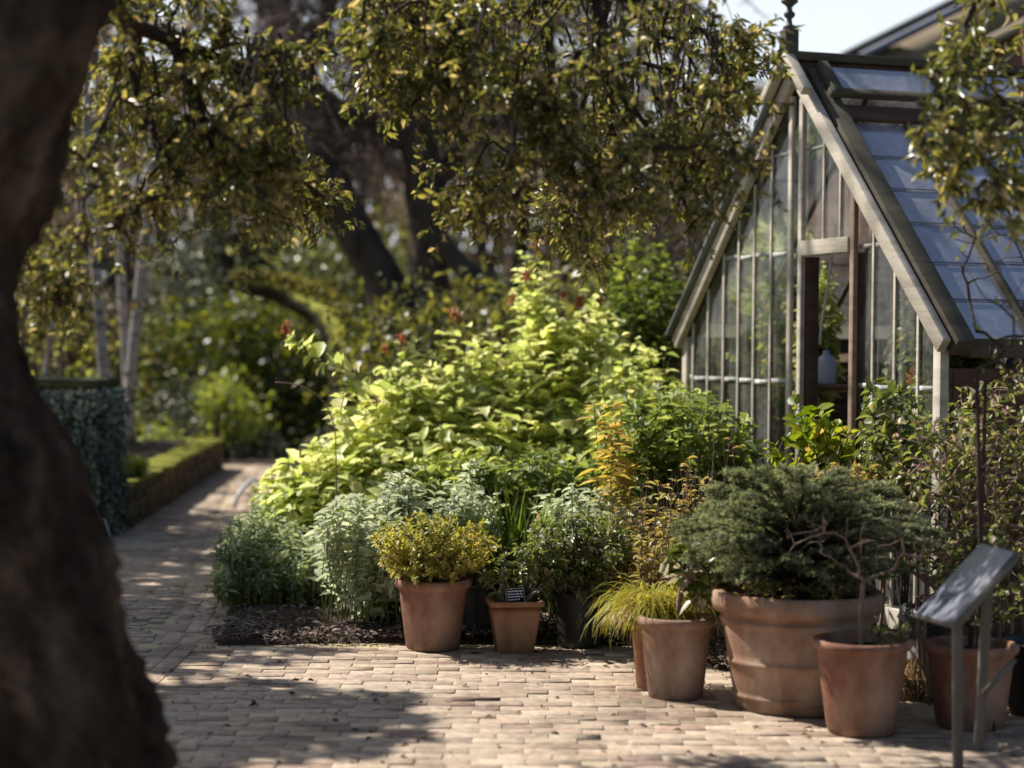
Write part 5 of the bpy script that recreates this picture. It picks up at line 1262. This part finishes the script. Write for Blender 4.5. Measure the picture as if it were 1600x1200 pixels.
# small blue sign at end of low wall
s_ = P(306, 700, 21.6); t = thing('garden_label', 'small blue grey board standing at the end of the low wall', 'sign', s_)
mb = MB(); box(mb, (s_[0] - .1, s_[1], s_[2] - .06), (s_[0] + .1, s_[1] + .02, s_[2] + .07)); build('board', mb, M['bluegrey'], t)
mb = MB(); beam(mb, (s_[0], s_[1] + .03, 0), (s_[0], s_[1] + .03, s_[2]), .03, .016, (1, 0, 0)); build('post', mb, M['wood_grey'], t)
# pale curved hoop at the bed edge
pts = densify([np.append(G(366, 795)[:2], 0), P(368, 780, 17.0), P(380, 762, 17.1), P(395, 750, 17.2), P(402, 746, 17.25), P(406, 760, 17.3), np.append(P(408, 790, 17.3)[:2], 0)], .04)
pts[0][1] = 17.0; pts[0] = np.array([P(366, 790, 17.0)[0], 17.0, 0])
mb = MB(); tube(mb, pts, .018, 10); tag(build('edging_hoop', mb, M['pale_metal'], smooth=True), 'pale curved metal hoop at the bed edge beside the path', 'edging hoop')
# tall green spike plant and arching stem at left of lime bush
t0_ = np.array([P(486, 700, 14.0)[0], 14.0, .0]); t = thing('green_spike_plant', 'single upright green spike standing left of the lime bush', 'plant', t0_)
rg = np.random.default_rng(74); mb = MB(); blades(mb, rg, disc(rg, t0_, .04, 5), 5, .85, (1.4, 1.56), .035, .02); build('foliage', mb, M['sword'], t)
cv = densify([np.array([P(530, 740, 11.2)[0], 11.2, .03]), P(524, 665, 11.0), P(505, 622, 10.9), P(470, 600, 10.9), P(425, 597, 10.9)], .04)
mb = MB(); tube(mb, cv, np.linspace(.006, .003, len(cv)), 5); tag(build('arching_stem', mb, M['twig_pale']), 'thin bare stem arching left out of the lime bush', 'stem')

# ================================================================== BACKGROUND TREES
# mossy low limb / fallen tree
mp_ = densify([P(380, 446, 19.7), P(405, 447, 19.6), P(435, 452, 19.5), P(470, 468, 19.3), P(510, 486, 19.0), P(540, 518, 18.7), P(552, 570, 18.5), np.append(P(556, 700, 18.5)[:2], -.05)], .1)
t = thing('mossy_stump_limb', 'thick moss covered low limb curving down to the ground behind the lime bush', 'tree', (mp_[-1][0], mp_[-1][1], 0))
mb = MB(); tube(mb, mp_, np.linspace(.06, .30, len(mp_)) ** .8 * .8, 16, rough=.08, seed=2); build('trunk', mb, M['moss_bark'], t, smooth=True)
rg = np.random.default_rng(75); n = 3200; ii = rg.integers(0, int(len(mp_) * .62), n); mb = MB(); p_ = mp_[ii] + np.stack([rg.normal(0, .05, n), rg.normal(0, .08, n), (.08 + .2 * ii / len(mp_)) + rg.uniform(-.03, .05, n)], 1)
scatter(mb, QUAD, p_, rg.normal(0, 1, (n, 3)) + np.array([0, 0, .8]), rg.normal(0, 1, (n, 3)), .06, .04, rg.uniform(0, 1, n)); build('moss', mb, M['mossleaf'], t)
# great multi stemmed dark tree in the middle
Yb = 22.0; rg = np.random.default_rng(76)
t = thing('spreading_tree', 'large dark multi stemmed tree with gnarled leaning trunks behind the lime bushes', 'tree', np.append(P(660, 600, Yb)[:2], 0))
def tr_tube(name, px, r0, r1, m_=M['bark'], Y=Yb):
    pts = densify([P(*q, Y) if len(q) == 2 else P(*q) for q in px], .2); mb_ = MB(); tube(mb_, pts, np.linspace(r0, r1, len(pts)), 12, rough=.07, seed=len(px)); build(name, mb_, m_, t, smooth=True); return pts
tr_tube('trunk', [(640, 740), (640, 600), (625, 500), (590, 420), (545, 350), (520, 290), (490, 210), (470, 120), (440, 30), (400, -60)], .30, .16)
tr_tube('trunk', [(672, 740), (670, 600), (668, 500), (674, 400), (665, 300), (650, 220), (660, 120), (690, -40)], .27, .17)
tr_tube('trunk', [(760, 740), (775, 600), (790, 470), (760, 440), (720, 425), (690, 395), (675, 350)], .15, .12, M['bark'], 21.6)
tr_tube('limb', [(650, 230), (600, 190), (540, 175), (480, 185), (420, 160)], .16, .09)
tr_tube('limb', [(520, 290), (470, 260), (430, 270), (380, 250)], .12, .06)
tr_tube('limb', [(470, 120), (500, 60), (520, 0), (530, -60)], .11, .07)
tr_tube('limb', [(455, 80), (430, 60), (410, 20), (390, -40)], .09, .05)
tr_tube('limb', [(665, 300), (720, 240), (790, 180), (850, 60)], .14, .07)
tgt = np.concatenate([poly_pts(rg, [(380, -200), (900, -220), (900, 150), (780, 240), (560, 260), (540, 100), (400, 130)], 20.5, 24.0, 260), poly_pts(rg, [(390, 180), (520, 150), (560, 260), (500, 330), (400, 300)], 21, 23, 60)])
A, par, cnt, tips = grow(rg, densify([P(668, 500, Yb), P(665, 300, Yb), P(650, 220, Yb), P(560, 180, Yb), P(480, 140, Yb), P(440, 30, Yb)], .25), tgt, .25, .14, .08, .03)
mb = MB(); tree_mesh(mb, A, par, cnt, .009, .4, .09, 5); build('branches', mb, M['bark'], t)
mb = MB(); C = tip_curves(A, par, tips, 5)
p_, T_, _ = sample_curves(rg, C, 22, .0, 1); q_ = p_ + norm(T_ + perp_rand(rg, T_) * .9) * rg.uniform(.3, .9, (len(p_), 1)); curve_mesh(mb, np.stack([p_, (p_ + q_) / 2 + rg.normal(0, .04, p_.shape), q_], 1), .006, .003, 3); build('twigs', mb, M['haze_twig'], t)
tb = np.array([-5.0, 14.9, -.03])  # foot of an unseen tree placed to throw branch shadows on the greenhouse
# second dark trunk right
for lab, px, r, Y, sd in (('dark tree trunk rising behind the tall lime stems', [(905, 700), (905, 560), (900, 430), (880, 330), (860, 200), (850, 40), (850, -60)], .17, 19.5, 81),
                          ('slim mossy tree trunk left of the tall lime stems', [(800, 700), (803, 560), (806, 440), (812, 350), (830, 240), (850, 100), (870, -40)], .085, 19.0, 82),
                          ('dark leaning tree left of the greenhouse gable', [(1010, 700), (1000, 560), (980, 430), (1000, 330), (1040, 220), (1060, 60), (1070, -60)], .12, 24.0, 83)):
    pts = [P(*q, Y) for q in px]; pts[0][2] = -.03; tp_ = pts[-1]; rg = np.random.default_rng(sd)
    tgt = poly_pts(rg, [(px[-1][0] - 170, -160), (px[-1][0] + 190, -160), (px[-1][0] + 160, 260), (px[3][0] + 60, 420), (px[3][0] - 80, 400), (px[-1][0] - 150, 240)], Y - 1.6, Y + 1.6, 130)
    trunk_tree('bare_tree', lab, pts, r, r * .5, M['moss_bark'] if sd == 82 else M['bark'], 'bare trees behind the bed', tgt, M['bgbrown'], 7, (.10, .02), .007, sd, tpl=QUAD, k=5)
trunk_tree('bare_tree', 'tall leafless tree added out of view at upper left to cast branch shadows', [tb, tb + (.1, 0, 2.2), tb + (.2, .0, 5), tb + (1.0, -.3, 8.6)], .2, .08, M['bark'], 'bare trees behind the bed', np.array([-3.3, 14.2, 9.6]) + norm(np.random.default_rng(178).normal(0, 1, (110, 3))) * np.random.default_rng(179).uniform(.25, 1, (110, 1)) * np.array([2.3, 2.2, 2.6]), None, tipr=.012, seed=180, step=.35, pw=.4)
# bright evergreen shrubs behind
mass('laurel', 'sunlit yellow green laurel glittering behind the mossy limb', 'shrub', [(395, 450), (430, 400), (480, 380), (540, 385), (600, 430), (620, 480), (600, 540), (430, 520)], 27, 30, 3600, .15, .08, M['laurel'], 161, clump=.3)
mass('laurel', 'sunlit laurel showing between the leaning dark trunks', 'shrub', [(570, 380), (640, 370), (700, 410), (740, 500), (600, 520)], 28, 31, 1300, .15, .08, M['bggreen'], 162, clump=.35)
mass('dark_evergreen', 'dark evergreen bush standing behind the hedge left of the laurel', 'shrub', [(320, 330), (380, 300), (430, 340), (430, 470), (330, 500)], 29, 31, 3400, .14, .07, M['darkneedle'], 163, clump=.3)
mass('grey_evergreen', 'tall grey green shrub behind the hedge beside the birches', 'shrub', [(262, 420), (290, 370), (330, 380), (345, 480), (300, 520), (262, 500)], 28, 30, 1300, .12, .07, M['greygreen'], 164, clump=.25)
mass('understorey_shrub', 'dark green shrub in shade behind the middle of the lime bushes', 'shrub', [(560, 520), (640, 500), (760, 480), (900, 470), (900, 600), (560, 620)], 15.5, 17.5, 3600, .1, .06, M['bggreen'], 165, clump=.2)
mass('understorey_shrub', 'dark green shrub in shade left of the greenhouse corner', 'shrub', [(880, 470), (960, 430), (1060, 430), (1060, 600), (900, 620)], 16, 18, 2800, .1, .06, M['bggreen'], 166, clump=.2)
mass('understorey_shrub', 'brown twiggy shrub behind the greenhouse left slope', 'shrub', [(940, 300), (1060, 260), (1160, 270), (1150, 480), (1060, 560), (960, 480)], 19, 22, 2600, .16, .03, M['bgbrown'], 167, clump=.4)
# woodland backdrop: individual far trees
FT = 'woodland trees far behind the garden'
far = [(-40, 38, 560, 'bgbrown', 'brown leafless woodland tree far left behind the foreground trunk'), (70, 42, 420, 'bggreen', 'dim green woodland tree behind the saplings'), (170, 36, 460, 'bgbrown', 'bare brownish woodland tree behind the left birch'),
       (265, 40, 480, 'bgbrown', 'brown woodland tree behind the right birch'), (345, 44, 500, 'bgbrown', 'bare mauve woodland tree behind the dark evergreen'), (430, 38, 300, 'bgbrown', 'shorter brown woodland tree below the bright gap of sky'),
       (560, 42, 470, 'bgbrown', 'bare woodland tree seen between leaning dark trunks'), (660, 46, 520, 'bgbrown', 'brown woodland tree behind the straight dark trunk'), (760, 40, 560, 'bgbrown', 'brown woodland tree behind the hanging oak leaves'),
       (860, 44, 560, 'bgbrown', 'mauve bare woodland tree behind the tall lime stems'), (950, 38, 520, 'bgbrown', 'brown woodland tree left of the greenhouse ridge'), (1050, 42, 500, 'bgbrown', 'bare woodland tree just left of the greenhouse apex'), (1130, 40, 420, 'bgbrown', 'shorter brown woodland tree behind the greenhouse left slope'), (1260, 50, 420, 'bgbrown', 'thin bare woodland tree behind the finial')]
for q, (px, Y, hpx, mk, lab) in enumerate(far):
    rg = np.random.default_rng(200 + q); b_ = P(px, 600, Y); b_[2] = -.03; H_ = 1.5 + hpx / F * Y
    pts = [b_, b_ + np.array([rg.normal(0, .2), 0, H_ * .35]), b_ + np.array([rg.normal(0, .4), 0, H_ * .8])]
    H_ *= 1.25 if q < 12 else 1.0; pts[2][2] *= 1.2; n = 150; th_ = rg.uniform(0, 6.283, n); z_ = rg.uniform(.04 if q < 13 else .5, 1.0, n); rr_ = 1.5 * np.sqrt(rg.uniform(0, 1, n)) * (1 - .45 * (z_ - .45) ** 2 * 4) 
    tgt = np.stack([b_[0] + rr_ * np.cos(th_), b_[1] + rr_ * np.sin(th_), z_ * H_], 1)
    sparse = q == 13
    trunk_tree('woodland_tree', lab, pts, .16, .06, M['bark'], FT, tgt, M[mk], 5 if sparse else 44, (.22, .035) if mk == 'bgbrown' else (.22, .12), .012, 300 + q, tpl=QUAD, k=6, step=.4, pw=.38)
mass('far_woodland', None, None, [(-120, 150), (380, 150), (420, 250), (520, 250), (560, 130), (1000, 150), (1110, 250), (1180, 330), (1250, 560), (-120, 560)], 52, 56, 15000, .5, .26, M['bgbrown'], 171, clump=.8, nst=60)
fw = bpy.data.objects['far_woodland']; stuff(fw, 'far dim woodland seen as one mass at the back of the garden', 'woodland')

# ================================================================== LIGHT, WORLD, CAMERA
sun = bpy.data.lights.new('sun', 'SUN'); sun.energy = 5.0; sun.angle = rad(.55); sun.color = (1.0, .95, .86)
so = bpy.data.objects.new('sun', sun); COL.objects.link(so); so.rotation_euler = (-sun_dir).to_track_quat('-Z', 'Y').to_euler(); so.location = (-20, 20, 20)
w = bpy.data.worlds.new('World'); scene.world = w; w.use_nodes = True; nt = w.node_tree
sky = nt.nodes.new('ShaderNodeTexSky'); sky.sky_type = 'NISHITA'; sky.sun_disc = False; sky.sun_elevation = EL; sky.sun_rotation = math.atan2(saz[0], saz[1])
sky.air_density = 1.0; sky.dust_density = 1.5; sky.ozone_density = 1.0
bg = nt.nodes['Background']; bg.inputs['Strength'].default_value = .068
tcw = nt.nodes.new('ShaderNodeTexCoord'); sx = nt.nodes.new('ShaderNodeSeparateXYZ'); nt.links.new(tcw.outputs['Generated'], sx.inputs[0])
hz = nt.nodes.new('ShaderNodeMapRange'); hz.interpolation_type = 'SMOOTHSTEP'; hz.inputs[1].default_value = .62; hz.inputs[2].default_value = .0; hz.inputs[3].default_value = 0; hz.inputs[4].default_value = 1; nt.links.new(sx.outputs['Z'], hz.inputs[0])
hy = nt.nodes.new('ShaderNodeMapRange'); hy.interpolation_type = 'SMOOTHSTEP'; hy.inputs[1].default_value = .2; hy.inputs[2].default_value = .95; hy.inputs[3].default_value = 0; hy.inputs[4].default_value = 1; nt.links.new(sx.outputs['Y'], hy.inputs[0])
cn = nt.nodes.new('ShaderNodeTexNoise'); cn.inputs['Scale'].default_value = 3.0; cn.inputs['Detail'].default_value = 6; nt.links.new(tcw.outputs['Generated'], cn.inputs['Vector'])
cf = mathn(nt, 'MULTIPLY', mathn(nt, 'MULTIPLY', hz.outputs[0], hy.outputs[0]), mathn(nt, 'ADD', mathn(nt, 'MULTIPLY', cn.outputs['Fac'], .7), .45))
nt.links.new(mixc(nt, cf, sky.outputs[0], (12.2, 12.9, 13.6)), bg.inputs[0])     # thin bright haze in the half of the sky that holds the sun

cd = bpy.data.cameras.new('camera'); co = bpy.data.objects.new('camera', cd); COL.objects.link(co)
cd.sensor_width = 36; cd.lens = F / 1600 * 36; cd.clip_start = .1; cd.clip_end = 600
mw = Matrix(((RT[0], UP[0], -FW[0], CAM[0]), (RT[1], UP[1], -FW[1], CAM[1]), (RT[2], UP[2], -FW[2], CAM[2]), (0, 0, 0, 1)))
co.matrix_world = mw
cd.dof.use_dof = True; cd.dof.focus_distance = 9.1; cd.dof.aperture_fstop = 1.3
scene.camera = co
scene.view_settings.view_transform = 'Standard'; scene.view_settings.look = 'None'; scene.view_settings.exposure = 0; scene.view_settings.gamma = 1
cy = scene.cycles
cy.use_denoising = True
cy.film_exposure = 1.48
cy.max_bounces = 10; cy.diffuse_bounces = 7; cy.glossy_bounces = 3; cy.transmission_bounces = 4; cy.transparent_max_bounces = 16
cy.sample_clamp_indirect = 6; cy.caustics_reflective = False; cy.caustics_refractive = False
